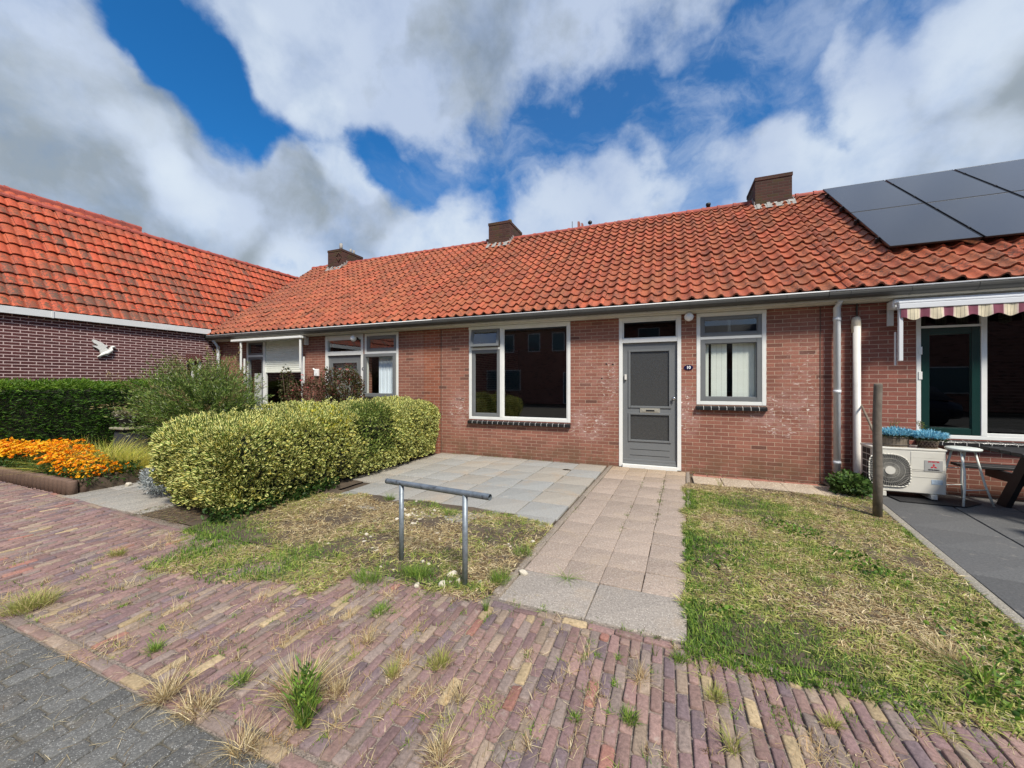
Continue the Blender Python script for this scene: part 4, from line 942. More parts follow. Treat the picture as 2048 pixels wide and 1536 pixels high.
# loose sprouts on top
sp = []; 
for k in range(85): sp.append((random.uniform(HX0+.1, HX1-.15), random.uniform(HY0+.3, HY1-.2)))
PP = []; NN = []
for (sx, sy) in sp:
    zt = HZ*(1-.13*min(1, max(0, (3.9-sy)/1.3))); hh = random.uniform(.03, .15)
    for q in range(9): PP.append((sx+random.gauss(0, .012), sy+random.gauss(0, .012), zt-.01+hh*q/9)); a = random.uniform(0, 6.28); NN.append((math.cos(a)*.7, math.sin(a)*.7, .8))
leaves('sprouts', hg, np.array(PP), np.array(NN), M_LV, .045, .024, palette(len(PP), [(.14, .20, .04), (.2, .25, .06)], [1, 1], r), seed=5, spread=.2)
g = MB(); g.bbox(HX0+.22, HX1-.22, HY0+.24, HY1-.1, .03, HZ-.27, .12); g.build('dark_core', M_CORE, hg)  # added solid dark core, blocks the view through the leaves
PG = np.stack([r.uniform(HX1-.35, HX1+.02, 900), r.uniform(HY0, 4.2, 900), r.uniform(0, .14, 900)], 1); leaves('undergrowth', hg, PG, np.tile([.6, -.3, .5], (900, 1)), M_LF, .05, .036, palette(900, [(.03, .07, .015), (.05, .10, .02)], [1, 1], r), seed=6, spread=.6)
# --- dark conifer hedge along the left wall
cg = thing('conifer_hedge', 'tall dark green clipped conifer hedge against the brick building', 'hedge', (-11.4, 3, 0))
n = 52000
P, N = box_shell(n, -11.85, -10.85, -.4, 6.2, .0, 1.50, .10, r, .20, .055, 14)
k = (P[:, 0] > -11.8) | (P[:, 2] > 1.3); P = P[k]; N = N[k]; n = len(P)
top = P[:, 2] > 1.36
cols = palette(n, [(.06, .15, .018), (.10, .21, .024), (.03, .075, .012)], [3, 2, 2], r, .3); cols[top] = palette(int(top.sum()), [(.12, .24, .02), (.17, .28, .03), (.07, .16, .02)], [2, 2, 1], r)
D = N*.8+np.array([0, 0, .25]); D[:, 1] += r.normal(0, .9, n)
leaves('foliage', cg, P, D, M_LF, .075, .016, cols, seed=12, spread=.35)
g = MB(); g.bbox(-11.8, -11.02, -.3, 6.1, .0, 1.36, .05); g.build('dark_core', M_CORE, cg)  # solid dark filler added inside the conifer hedge to close its gaps
# --- dappled willow bush
wb = thing('willow_bush', 'loose round willow bush with arching reddish shoots before the corner of two buildings', 'bush', (-9.0, 4.9, 0))
PP = []; NN = []; CCc = []; tw = MB(); rr_ = random.Random(5)
for k in range(760):
    a = rr_.uniform(0, 6.283); el = math.asin(rr_.uniform(-.62, 1)); 
    R_ = rr_.uniform(.75, 1.12)*(1.0+.08*math.sin(3*a)); outl = k % 14 == 0
    d = Vector((math.cos(a)*math.cos(el), math.sin(a)*math.cos(el), math.sin(el)))
    end = Vector((-8.95, 5.0, 1.08))+Vector((d.x*1.15, d.y*1.1, d.z*1.0))*R_*(1.25 if outl else 1)
    st = Vector((-8.9+d.x*.35, 5.1+d.y*.35, .6+.3*d.z)); mid = (st+end)/2+Vector((0, 0, .12))
    pts = [st, mid, end+Vector((0, 0, -.04))]
    if k % 4 == 0: tw.tube(pts, [.006, .004, .0015], 4, caps=False)
    for q in range(52):
        s_ = .18+.82*(q/51); p = (1-s_)**2*pts[0]+2*s_*(1-s_)*pts[1]+s_*s_*pts[2]
        dd = (pts[2]-pts[0]).normalized(); b3 = rr_.uniform(0, 6.28)
        PP.append(p+Vector((rr_.gauss(0, .015), rr_.gauss(0, .015), rr_.gauss(0, .015)))); NN.append(dd*.9+Vector((math.cos(b3), math.sin(b3), rr_.uniform(-.5, .9)))*.75)
        hgt = s_*max(0, d.z)
        if outl and s_ > .55: c = (.26, .20, .09)
        elif hgt > .62 and rr_.random() < .4: c = (.20, .22, .07)
        elif rr_.random() < .07: c = (.42, .46, .30)
        else: c = rr_.choice([(.16, .26, .05), (.22, .32, .07), (.08, .15, .03), (.32, .38, .11)])
        CCc.append(c)
leaves('foliage', wb, np.array([p[:] for p in PP]), np.array([p[:] for p in NN]), M_LF, .062, .014, np.array(CCc)*r.uniform(.8, 1.2, (len(CCc), 1)), seed=15, spread=.25)
tw.build('twigs', M_TWIG, wb)
g = MB(); g.lathe((-8.9, 5.1, .05), [(.06, 0), (.22, .35), (.42, .8), (.3, 1.1), (.05, 1.3)], 14); g.build('dark_core', M_CORE, wb)  # added dark core, keeps the inside of the willow opaque
# --- rose bushes
def bush(name, label, c, rx, ry, z0, z1, n, cols, wts, L, Wd, seed, m=M_LF, nstem=12, flowers=None):
    b = thing(name, label, 'bush', c); r2 = np.random.default_rng(seed)
    u = r2.normal(0, 1, (n, 3)); u /= np.linalg.norm(u, axis=1)[:, None]; rad = r2.uniform(.35, 1.05, n)**.7
    rad *= 1+.22*vnoise(u[:, 0]*2, u[:, 2]*2+u[:, 1], 2.2, seed)
    P = np.array(c)+np.array([0, 0, (z0+z1)/2])+u*rad[:, None]*np.array([rx, ry, (z1-z0)/2])
    cl = vnoise(P[:, 0], P[:, 2]*1.2+P[:, 1], 9, seed) > -.35; P = P[cl]; u = u[cl]
    leaves('foliage', b, P, u+np.array([0, 0, .2]), m, L, Wd, palette(len(P), cols, wts, r2, .25), seed=seed, spread=.8)
    g = MB(); r3 = random.Random(seed)
    for k in range(nstem):
        a = r3.uniform(0, 6.28); q = r3.uniform(.3, .9); g.tube([(c[0], c[1], 0), (c[0]+rx*q*.4*math.cos(a), c[1]+ry*q*.4*math.sin(a), z0+.3*(z1-z0)), (c[0]+rx*q*math.cos(a), c[1]+ry*q*math.sin(a), z0+(z1-z0)*r3.uniform(.6, .95))], [.012, .008, .003], 6)
    g.build('stems', M_TWIG, b)
    if flowers:
        Pf = []; Nf = []
        for k in range(flowers):
            a = r3.uniform(0, 6.28); p = (c[0]+rx*.9*math.cos(a)*r3.random(), c[1]-ry*r3.uniform(0, .9), z0+(z1-z0)*r3.uniform(.45, 1.02))
            for q in range(14): e = r3.uniform(0, 6.28); Pf.append(p); Nf.append((math.cos(e), math.sin(e), r3.uniform(-.3, .9)))
        leaves('blossom', b, np.array(Pf), np.array(Nf), M_FL, .03, .026, palette(len(Pf), [(.75, .10, .12), (.80, .45, .40)], [1, 1], r2), seed=seed+1, spread=.1)
    return b
RC = [(.10, .05, .025), (.06, .075, .02), (.16, .05, .04), (.10, .11, .03), (.20, .19, .10)]
bush('rose_bush', 'bronze-leaved rose bush in front of the neighbour\'s grey door', (-6.45, 6.35, 0), .50, .4, .9, 1.88, 5200, RC, [3, 3, 2, 2, .8], .042, .026, 31, flowers=4)
bush('rose_bush', 'sparse reddish rose bush beside the shuttered window', (-7.35, 6.3, 0), .45, .4, .7, 1.66, 3600, RC, [4, 1, 3, 1, .8], .036, .022, 32, flowers=6)
bush('rose_bush', 'small green rose shoots with white buds at the shuttered window\'s right edge', (-7.95, 6.2, 0), .16, .16, 1.0, 1.85, 520, RC, [1, 4, 1, 3, 2], .045, .028, 33, nstem=4)
bush('dark_shrub', 'low leafy green plant at the foot of the two pipes', (2.34, 6.55, 0), .22, .26, .0, .26, 1100, [(.06, .12, .03), (.10, .18, .04), (.15, .21, .07)], [3, 3, 1], .05, .04, 34, nstem=5)
sb = bush('silver_shrub', 'silvery grey shrub at the foot of the variegated hedge', (-6.25, 3.12, 0), .34, .28, .0, .42, 4200, [(.36, .40, .40), (.50, .54, .54), (.24, .28, .26)], [3, 2, 1], .05, .012, 35, nstem=6)
# --- flower bed with palisades
fb = thing('marigold_bed', 'bed of bright orange and yellow marigolds behind the brown palisade edging', 'flowers', (-8.6, 3.0, 0)); fb['kind'] = 'stuff'
PF = []; NF = []; CF = []; PL_ = []; NL_ = []; rr2 = random.Random(8)
for k in range(1500):
    x = rr2.uniform(-10.9, -7.40); y = rr2.uniform(2.68, 2.68+.62*min(1, (x+12.2)*.5)); 
    if y > 3.2 and x > -8.1: continue
    z = .30+.05*math.sin(x*2.3+y)+rr2.gauss(0, .03)-.5*max(0, (2.78-y))+.16*min(1, max(0, (-8.2-x)/.8)); 
    cc = rr2.choice([(.90, .46, .012), (.88, .36, .008), (.92, .58, .03), (.85, .27, .008)])
    nt = Vector((rr2.gauss(0, .3), rr2.gauss(-.35, .3), 1)).normalized(); a = nt.orthogonal().normalized(); b2 = nt.cross(a)
    for q in range(9): e = q*6.283/9; PF.append((x, y, z)); NF.append((a*math.cos(e)+b2*math.sin(e)+nt*.25)[:]); CF.append(cc)
n = len(PF); r9 = np.random.default_rng(9)
leaves('blossom', fb, np.array(PF), np.array(NF), M_FL, .030, .024, np.array(CF), seed=41, spread=.06, fold=.1)['kind'] = 'stuff'
P = np.stack([r9.uniform(-10.95, -7.35, 9000), r9.uniform(2.66, 3.35, 9000), r9.uniform(.08, .30, 9000)], 1); leaves('foliage', fb, P, np.tile([0, -.3, .5], (9000, 1)), M_LF, .05, .018, palette(9000, [(.035, .08, .015), (.05, .11, .02)], [1, 1], r9), seed=42, spread=.7)['kind'] = 'stuff'
g = MB(); g.box(-11.0, -7.4, 2.7, 3.4, -.02, .16); g.build('soil', MATS['soil'], fb)
M_PAL = mat('palisade_brown', (.15, .095, .068), .85, vary=.3, vscale=12, bump=.6, bscale=60)
pp = None
def palisade(x, y, h_, lab, rot=0):
    global pp
    if pp is None:
        g = MB(); g.lathe((0, 0, -.03), [(.055, 0), (.055, .205), (.049, .22), (.001, .222)], 14); pp = g.build('palisade', M_PAL); o = pp
    else: o = pp.copy(); C.objects.link(o)
    o.location = (x, y, 0); o.scale = (1, 1, h_); tag(o, lab, 'edging post', 'brown palisades round the marigolds')
ORD = 'first second third fourth fifth sixth seventh eighth ninth tenth eleventh twelfth thirteenth fourteenth fifteenth sixteenth seventeenth eighteenth nineteenth twentieth'.split()
ORD += ['twenty-'+q for q in ORD[:9]]
x = -7.42; kx = 0
while x > -10.4:
    palisade(x, 2.62, random.uniform(.94, 1.05), '%s brown palisade post from the corner in the long row along the brick pavement' % ORD[kx]); x -= .121; kx += 1
for k in range(1, 6): palisade(-7.42-.02*k, 2.62+.121*k, random.uniform(.94, 1.05), '%s brown palisade post from the corner in the short row beside the grey path' % ORD[k-1])

# --- ornamental grasses
def tuft(name, label, c, R_, L, n, cols, wts, seed, wd=.006, lean=.8, cat='grass', curl=1.0, group=None):
    r2 = np.random.default_rng(seed); a = r2.uniform(0, 6.283, n); rad = r2.random(n)**.5*R_
    e1, e2 = r2.uniform(.5, 1.3, 2); P = np.stack([c[0]+np.cos(a)*rad*e1+r2.normal(0, R_*.25, n), c[1]+np.sin(a)*rad*e2+r2.normal(0, R_*.25, n), np.zeros(n)+.0], 1); ln = lean*(.25+rad/R_)*r2.uniform(.3, 1.6, n)
    a2 = a+r2.normal(0, .8, n); d = np.stack([np.cos(a2)*ln, np.sin(a2)*ln, np.ones(n)], 1)
    o = blades(name, P-np.array(c), L*r2.uniform(.25, 1.25, n)**1.0, wd, palette(n, cols, wts, r2, .25), seed=seed, dirs=d, curl=curl)
    o.location = c; return tag(o, label, cat, group)
GOLD = [(.58, .54, .09), (.44, .48, .07), (.68, .60, .20), (.2, .28, .05)]
tuft('golden_grass', 'arching golden sedge right behind the marigolds', (*G(188, 950), 0), .28, .60, 2200, GOLD, [3, 3, 2, 1], 51)
tuft('golden_grass', 'golden sedge clump beside the dark pedestal', (*G(232, 953), 0), .26, .52, 2000, GOLD, [3, 3, 2, 1], 52)
tuft('golden_grass', 'yellow sedge clump above the pale stones, nearest the variegated hedge', (*G(280, 955), 0), .24, .44, 1800, [(.50, .44, .06), (.40, .38, .06), (.30, .2, .04)], [3, 2, 1], 53)
tuft('lavender_clump', 'grey-green lavender tuft at the corner of the marigold bed', (*G(212, 972), 0), .14, .20, 600, [(.14, .17, .09), (.20, .22, .13), (.16, .13, .16)], [2, 2, 1], 54, lean=.4)
# pedestal, bowl and succulents
cxp, cyp = -9.55, 4.16
pd = thing('garden_pedestal', 'dark grey tapered pedestal with a pale slab on top, before the conifer hedge', 'pedestal', (cxp, cyp, 0))
g = MB(); g.add([(cxp-.22, cyp-.22, 0), (cxp+.22, cyp-.22, 0), (cxp+.22, cyp+.22, 0), (cxp-.22, cyp+.22, 0), (cxp-.16, cyp-.16, .62), (cxp+.16, cyp-.16, .62), (cxp+.16, cyp+.16, .62), (cxp-.16, cyp+.16, .62)], [(3, 2, 1, 0), (4, 5, 6, 7), (0, 1, 5, 4), (1, 2, 6, 5), (2, 3, 7, 6), (3, 0, 4, 7)]); g.build('base', mat('slate', (.038, .042, .05), .7, vary=.2, bump=.3), pd)
g = MB(); g.bbox(cxp-.26, cxp+.21, cyp-.21, cyp+.21, .62, .66, .01); g.build('top_slab', mat('pale_slab', (.30, .28, .20), .9, vary=.3, vscale=10, bump=1), pd)
bw = thing('planter_bowl', 'dark bowl of small succulents standing on the pedestal', 'planter', (cxp, cyp, .67))
g = MB(); g.lathe((cxp-.05, cyp, .67), [(.11, -.008), (.15, .08), (.22, .19), (.23, .21), (.205, .21), (.19, .18), (.001, .17)], 18); g.build('bowl', mat('bowl_dark', (.03, .028, .03), .6, vary=.3), bw)
r2 = np.random.default_rng(61); n = 700; a = r2.uniform(0, 6.28, n); rd = r2.random(n)**.5*.23; P = np.stack([cxp-.05+np.cos(a)*rd, cyp+np.sin(a)*rd, .87+r2.random(n)*.08], 1); leaves('succulents', bw, P, np.tile([0, 0, 1.], (n, 1)), M_LF, .04, .02, palette(n, [(.30, .28, .18), (.16, .18, .06), (.45, .40, .32)], [1, 2, 1], r2), seed=62, spread=.8)
# stones
def rock(r3, s, flat=.7):
    me_v = []; me_f = []; import bmesh
    bm = bmesh.new(); bmesh.ops.create_icosphere(bm, subdivisions=2, radius=1)
    a = [Vector((r3.gauss(0, 1), r3.gauss(0, 1), r3.gauss(0, 1))).normalized() for _ in range(12)]; dd = [r3.uniform(.45, .78) for _ in a]
    for v in bm.verts:
        for n_, d_ in zip(a, dd):
            e = v.co.dot(n_)
            if e > d_: v.co -= n_*(e-d_)
        v.co = Vector((v.co.x*s*r3.uniform(.95, 1.05), v.co.y*s*.8, v.co.z*s*flat))
    me = bpy.data.meshes.new('stone'); bm.to_mesh(me); bm.free(); return me
M_STN = mat('white_stone', (.58, .53, .43), .85, vary=.2, vscale=30, bump=.6, bscale=60, dirt=(.35, .28, .2), dirt_amt=.5, dscale=14)
r3 = random.Random(12); rocks = [rock(r3, 1.0) for _ in range(6)]
for me in rocks: me.materials.append(M_STN)
def stone(x, y, s, lab, grp):
    o = bpy.data.objects.new('stone', r3.choice(rocks)); C.objects.link(o); o.location = (x, y, s*.15+.002); o.scale = (s, s, s); o.rotation_euler = (r3.uniform(-.3, .3), r3.uniform(-.3, .3), r3.uniform(0, 6.28)); tag(o, lab, 'stone', grp)
for k in range(38): a = r3.gauss(0, 1); x, y = G(835+r3.gauss(0, 20), 1030+r3.gauss(0, 8)); stone(x, y, r3.uniform(.014, .034), 'white rubble stone in the heap at the patio edge between the handrail posts', 'white stones heaped at the patio edge')
for (px, py) in [(733, 1070), (742, 1075), (728, 1085), (745, 1098), (752, 1103), (757, 1098)]: x, y = G(px, py); stone(x, y, r3.uniform(.02, .032), 'white rubble stone in the small cluster left of the handrail', 'white stones left of the handrail')
for (px, py, s, lb) in [(834, 1172, .032, 'round pale stone on the brick edge left of the right handrail post'), (886, 1172, .045, 'large pale stone just left of the right handrail post foot'), (905, 1150, .045, 'pale stone close behind the right handrail post foot'),
        (1045, 1147, .05, 'biggest pale stone, beside the green tuft at the path edge'), (917, 1163, .03, 'pale stone touching the right handrail post foot'), (873, 1068, .025, 'pale stone lying alone between the two handrail posts'),
        (845, 1125, .026, 'pale stone low between the posts, nearer the left one'), (858, 1130, .022, 'smaller pale stone next to the one low between the posts'), (1065, 1085, .03, 'pale stone at the right edge of the dry patch by the path'),
        (880, 1080, .02, 'small pale stone in the dry grass midway between the posts'), (785, 1010, .02, 'pale stone near the patio behind the left handrail post'), (660, 1007, .02, 'leftmost of two pale stones near the hedge foot'),
        (690, 1012, .02, 'right one of two pale stones near the hedge foot'), (755, 1040, .02, 'pale stone in the dry grass just above the small cluster'), (960, 1165, .028, 'pale stone on the brick edge right of the right handrail post'),
        (1000, 1060, .02, 'left one of two pale stones in the dry grass before the patio corner'), (1018, 1052, .018, 'right one of two pale stones in the dry grass before the patio corner')]:
    x, y = G(px, py); stone(x, y, s, lb, 'single pale stones in the dry grass')
for k in range(60): x, y = r3.uniform(-3.3, -1.25), r3.uniform(2.5, 3.9); stone(x, y, r3.uniform(.008, .018), 'small pale pebble scattered in the dry grass before the patio', 'small pebbles in the dry grass')
for (px, py, s) in [(255, 972, .07), (268, 965, .06), (280, 958, .05)]: x, y = G(px, py); stone(x, y, s, {255: 'flat pale stone at the near end of the grey path edge', 268: 'flat pale stone, middle of the three along the grey path edge', 280: 'flat pale stone nearest the silver shrub'}[px], 'flat stones by the grey path')

# --- grass areas (uncountable blades)
def scatter(n, fn, x0, x1, y0, y1, r):
    P = np.stack([r.uniform(x0, x1, n), r.uniform(y0, y1, n), np.zeros(n)], 1); return P[fn(P[:, 0], P[:, 1])]
GREEN = [(.12, .23, .04), (.19, .31, .05), (.30, .40, .07), (.07, .13, .03)]; DRY = [(.60, .49, .27), (.46, .34, .17), (.74, .63, .40), (.24, .15, .08)]; MIX = [(.40, .43, .11), (.50, .49, .16), (.31, .34, .08)]
def lawn(name, P, greenness, Lg, seed, lie=.9):
    r2 = np.random.default_rng(seed); n = len(P); gr = greenness(P[:, 0], P[:, 1])+r2.normal(0, .18, n)
    c = np.where((gr > .55)[:, None], palette(n, GREEN, [3, 3, 2, 2], r2, .25), np.where((gr > .3)[:, None], palette(n, MIX, [1, 1, 1], r2, .25), palette(n, DRY, [3, 3, 2, 2], r2, .25)))
    flat = np.where(gr > .55, np.abs(r2.normal(0, .7, n)), .8+np.abs(r2.normal(0, 1.2*lie, n))); P = P.copy(); P[:, 2] += np.where(gr > .55, 0, r2.uniform(0, .018, n))-.004
    o = blades(name, P, Lg*r2.uniform(.5, 1.4, n), .0048*r2.uniform(.7, 1.5, n), c, seed=seed, flat=flat); return setting(o, 'stuff')
r = np.random.default_rng(70)
# soil bed, gently mounded
def soilbed(name, x0, x1, y0, y1, seed, m=None, inside=None, zo=0.0):
    nx, ny = 60, 60; X, Y = np.meshgrid(np.linspace(x0, x1, nx), np.linspace(y0, y1, ny)); Z = .004+zo+.010*vnoise(X, Y, 5, seed)+.006*vnoise(X, Y, 17, seed+1)
    V = np.stack([X.ravel(), Y.ravel(), Z.ravel()], 1); i = (np.arange(ny-1)[:, None]*nx+np.arange(nx-1)[None]).ravel(); Fq = np.stack([i, i+1, i+nx+1, i+nx], 1)
    if inside is not None: cx_ = V[Fq].mean(1); Fq = Fq[inside(cx_[:, 0], cx_[:, 1])]
    o = link(np_mesh(name, V, Fq, uv=V[:, :2], smooth=True), name, m or MATS['soil']); return setting(o)
insR = lambda x, y: (x > .33-(7.12-y)*.042-.035*(1+vnoise(y*3, x, 5, 44))*(y < 6.2)) & (x < tex(y)-.09) & ((y < 6.33) | (x > 2.22)) & (y > 2.30)
soilbed('garden_soil', .10, 2.62, 2.43, 7.15, 3, inside=lambda x, y: (x > .36-(7.12-y)*.042) & (x < tex(y)-.08) & ((y < 6.34) | (x > 2.2)))
soilbed('garden_soil', -4.6, -1.05, 2.43, 4.1, 5, inside=lambda x, y: x < -1.0-(7.12-y)*.042+.04)
soilbed('garden_soil', -5.60, -4.3, 2.52, 7.1, 6, zo=-.012); soilbed('garden_soil', -12, -5.6, 3.88, 7.15, 7, zo=-.01)
P = scatter(135000, insR, .05, 2.7, 2.30, 6.5, r)
P = P[(P[:, 1] < 6.25) | (r.random(len(P)) < .25)]
dens = vnoise(P[:, 0], P[:, 1], 3.4, 77); P = P[(dens+.5*vnoise(P[:, 0], P[:, 1], 15, 76) > -.95) | (r.random(len(P)) < .4)]
lawn('lawn', P, lambda x, y: .37+.28*vnoise(x, y, 3.0, 71)+.12*vnoise(x, y, 9, 72)-.05*(y-4)+.28*np.exp(-((x-(.36-(7.12-y)*.042))/.08)**2)*(y < 6)+.16*vnoise(x, y, 22, 99), .046, 73)
insL = lambda x, y: ((x > -4.55) & (x < -.95-(7.12-y)*.042) & (y > 2.36) & (y < 3.98+.12*vnoise(x, y, 6, 3))) | ((x > -4.25+.5*(2.4-y)) & (x < -2.3) & (y > 1.80+.26*vnoise(x*1.3, y*0+1, 3, 9)+.16*(x+4.3)) & (y < 2.5))
P = scatter(105000, insL, -5.0, -.9, 1.3, 4.2, r)
dens = vnoise(P[:, 0], P[:, 1], 4, 78); P = P[(dens+.5*vnoise(P[:, 0], P[:, 1], 15, 176) > -.35) | (r.random(len(P)) < .35)]
lawn('lawn', P, lambda x, y: .13+.34*vnoise(x, y, 3.3, 75)+.75*np.clip((-2.4-x)*1.1, 0, 1)*np.clip((2.9-y)*2.2, 0, 1)*(1+.5*vnoise(x, y, 5, 98))+.35*np.exp(-((y-2.50)/.10)**2)*(1+vnoise(x, y, 4, 97))+.3*np.exp(-((y-4.0)/.10)**2)+.14*vnoise(x, y, 22, 99), .050, 74)
# clover and broad-leaved weeds in the right-hand lawn
n = 4200; P = scatter(n, insR, .12, 2.4, 2.36, 4.9, r); kk = vnoise(P[:, 0], P[:, 1], 4.2, 79)+(.4*(P[:, 1] < 2.9)); P = P[kk > .5]; P[:, 2] = r.uniform(.005, .035, len(P))
o = leaves('clover', None, P, np.tile([0, 0, .25], (len(P), 1)), M_LF, .028, .024, palette(len(P), [(.06, .14, .025), (.12, .24, .03), (.20, .34, .05)], [2, 3, 1], r), seed=80, spread=.9); setting(o, 'stuff')
P = np.concatenate([scatter(1500, lambda x, y: x < 9, -5.75, -4.75, 2.46, 3.2, r), scatter(500, lambda x, y: x < 9, -8, -5.7, 3.0, 4.2, r)]); P[:, 2] = .004
setting(blades('garden_litter', P, r.uniform(.01, .06, len(P)), .004, palette(len(P), [(.20, .13, .07), (.10, .06, .035), (.35, .27, .15), (.12, .2, .04)], [3, 3, 2, 1.4], r), seed=195, flat=np.full(len(P), 3.0), curl=.2), 'stuff')
# small weeds in the joints: uncountable
r = np.random.default_rng(90); PW = []; LWd = []; CW = []
for k in range(420):
    gx = rng.uniform(-4.6, 3.4); gy = rng.uniform(1.12, 2.45) if rng.random() < .92 else rng.uniform(.2, 1.05)
    gx = round(gx/px_)*px_; dry = rng.random() < .45; nb = int(rng.integers(8, 46)); R_ = rng.uniform(.008, .035)
    for q in range(nb):
        PW.append((gx+rng.normal(0, R_*.8), gy+rng.normal(0, R_*1.1), -.006)); LWd.append(rng.uniform(.012, .045)*(1.3 if dry else 1)); CW.append(random.choice(DRY if dry else GREEN[:3]))
setting(blades('joint_weeds', np.array(PW), np.array(LWd), .0032, np.array(CW)*r.uniform(.8, 1.2, (len(CW), 1)), seed=91, lean=1.1), 'stuff')
PW = []; LWd = []; CW = []
for k in range(95):
    gx = rng.uniform(-5.2, 2.6) if k % 3 else rng.uniform(-4.4, -1.2); gy = rng.uniform(1.08, 2.3); gx = round(gx/px_)*px_; R_ = rng.uniform(.015, .055); dry = rng.random() < .72; L_ = rng.uniform(.03, .11)
    ang = rng.uniform(0, 6.28)
    for q in range(int(rng.integers(25, 110))):
        PW.append((gx+rng.normal(0, R_*.6), gy+rng.normal(0, R_*1.2), -.006)); LWd.append(L_*rng.uniform(.3, 1.3)); CW.append(random.choice(DRY[:3]+[(.62, .42, .20)] if dry else MIX))
setting(blades('straw_tufts', np.array(PW), np.array(LWd), .0024, np.array(CW)*r.uniform(.8, 1.2, (len(CW), 1)), seed=191, lean=1.5), 'stuff')
# weeds along path joints and wall foot
PW = []; LWd = []; CW = []
for k in range(120):
    t_ = rng.random()
    if t_ < .3: gy = rng.uniform(4.3, 6.6); gx = .015-(7.12-gy)*.042+rng.normal(0, .01)
    elif t_ < .42: gy = rng.uniform(4, 6.5); gx = -.285-(7.12-gy)*.042+rng.normal(0, .01)
    elif t_ < .65: gy = rng.uniform(3.2, 7); gx = -.90-(7.12-gy)*.042+rng.normal(0, .015)
    elif t_ < .85: gx = rng.uniform(-4.2, 2.1); gy = 7.13+rng.normal(0, .012)
    else: gx = rng.uniform(-.8, .1); gy = rng.uniform(2.38, 2.5)
    for q in range(int(rng.integers(4, 14))): PW.append((gx+rng.normal(0, .014), gy+rng.normal(0, .02), -.004)); LWd.append(rng.uniform(.01, .035)); CW.append(random.choice(GREEN+[(.12, .09, .04)]*3))
setting(blades('path_weeds', np.array(PW), np.array(LWd), .004, np.array(CW), seed=92, lean=1.0), 'stuff')
# straw litter
n = 5200; P = np.concatenate([scatter(5200, lambda x, y: (y > 1.1) & (y < 2.6), -4.8, 3, 1.1, 2.6, r), scatter(900, lambda x, y: x > -4, -3.5, .5, .3, 1.2, r), scatter(700, lambda x, y: y > 2, -4.3, 2.3, 6.95, 7.16, r)]); P = P[vnoise(P[:, 0], P[:, 1], 3.5, 94) > -.1]; P[:, 2] = .004
setting(blades('straw_litter', P, r.uniform(.02, .09, len(P)), .0018, palette(len(P), DRY+[(.16, .11, .06)], [2, 2, 3, 1, 1], r), seed=95, flat=np.full(len(P), 9.0), curl=.1), 'stuff')
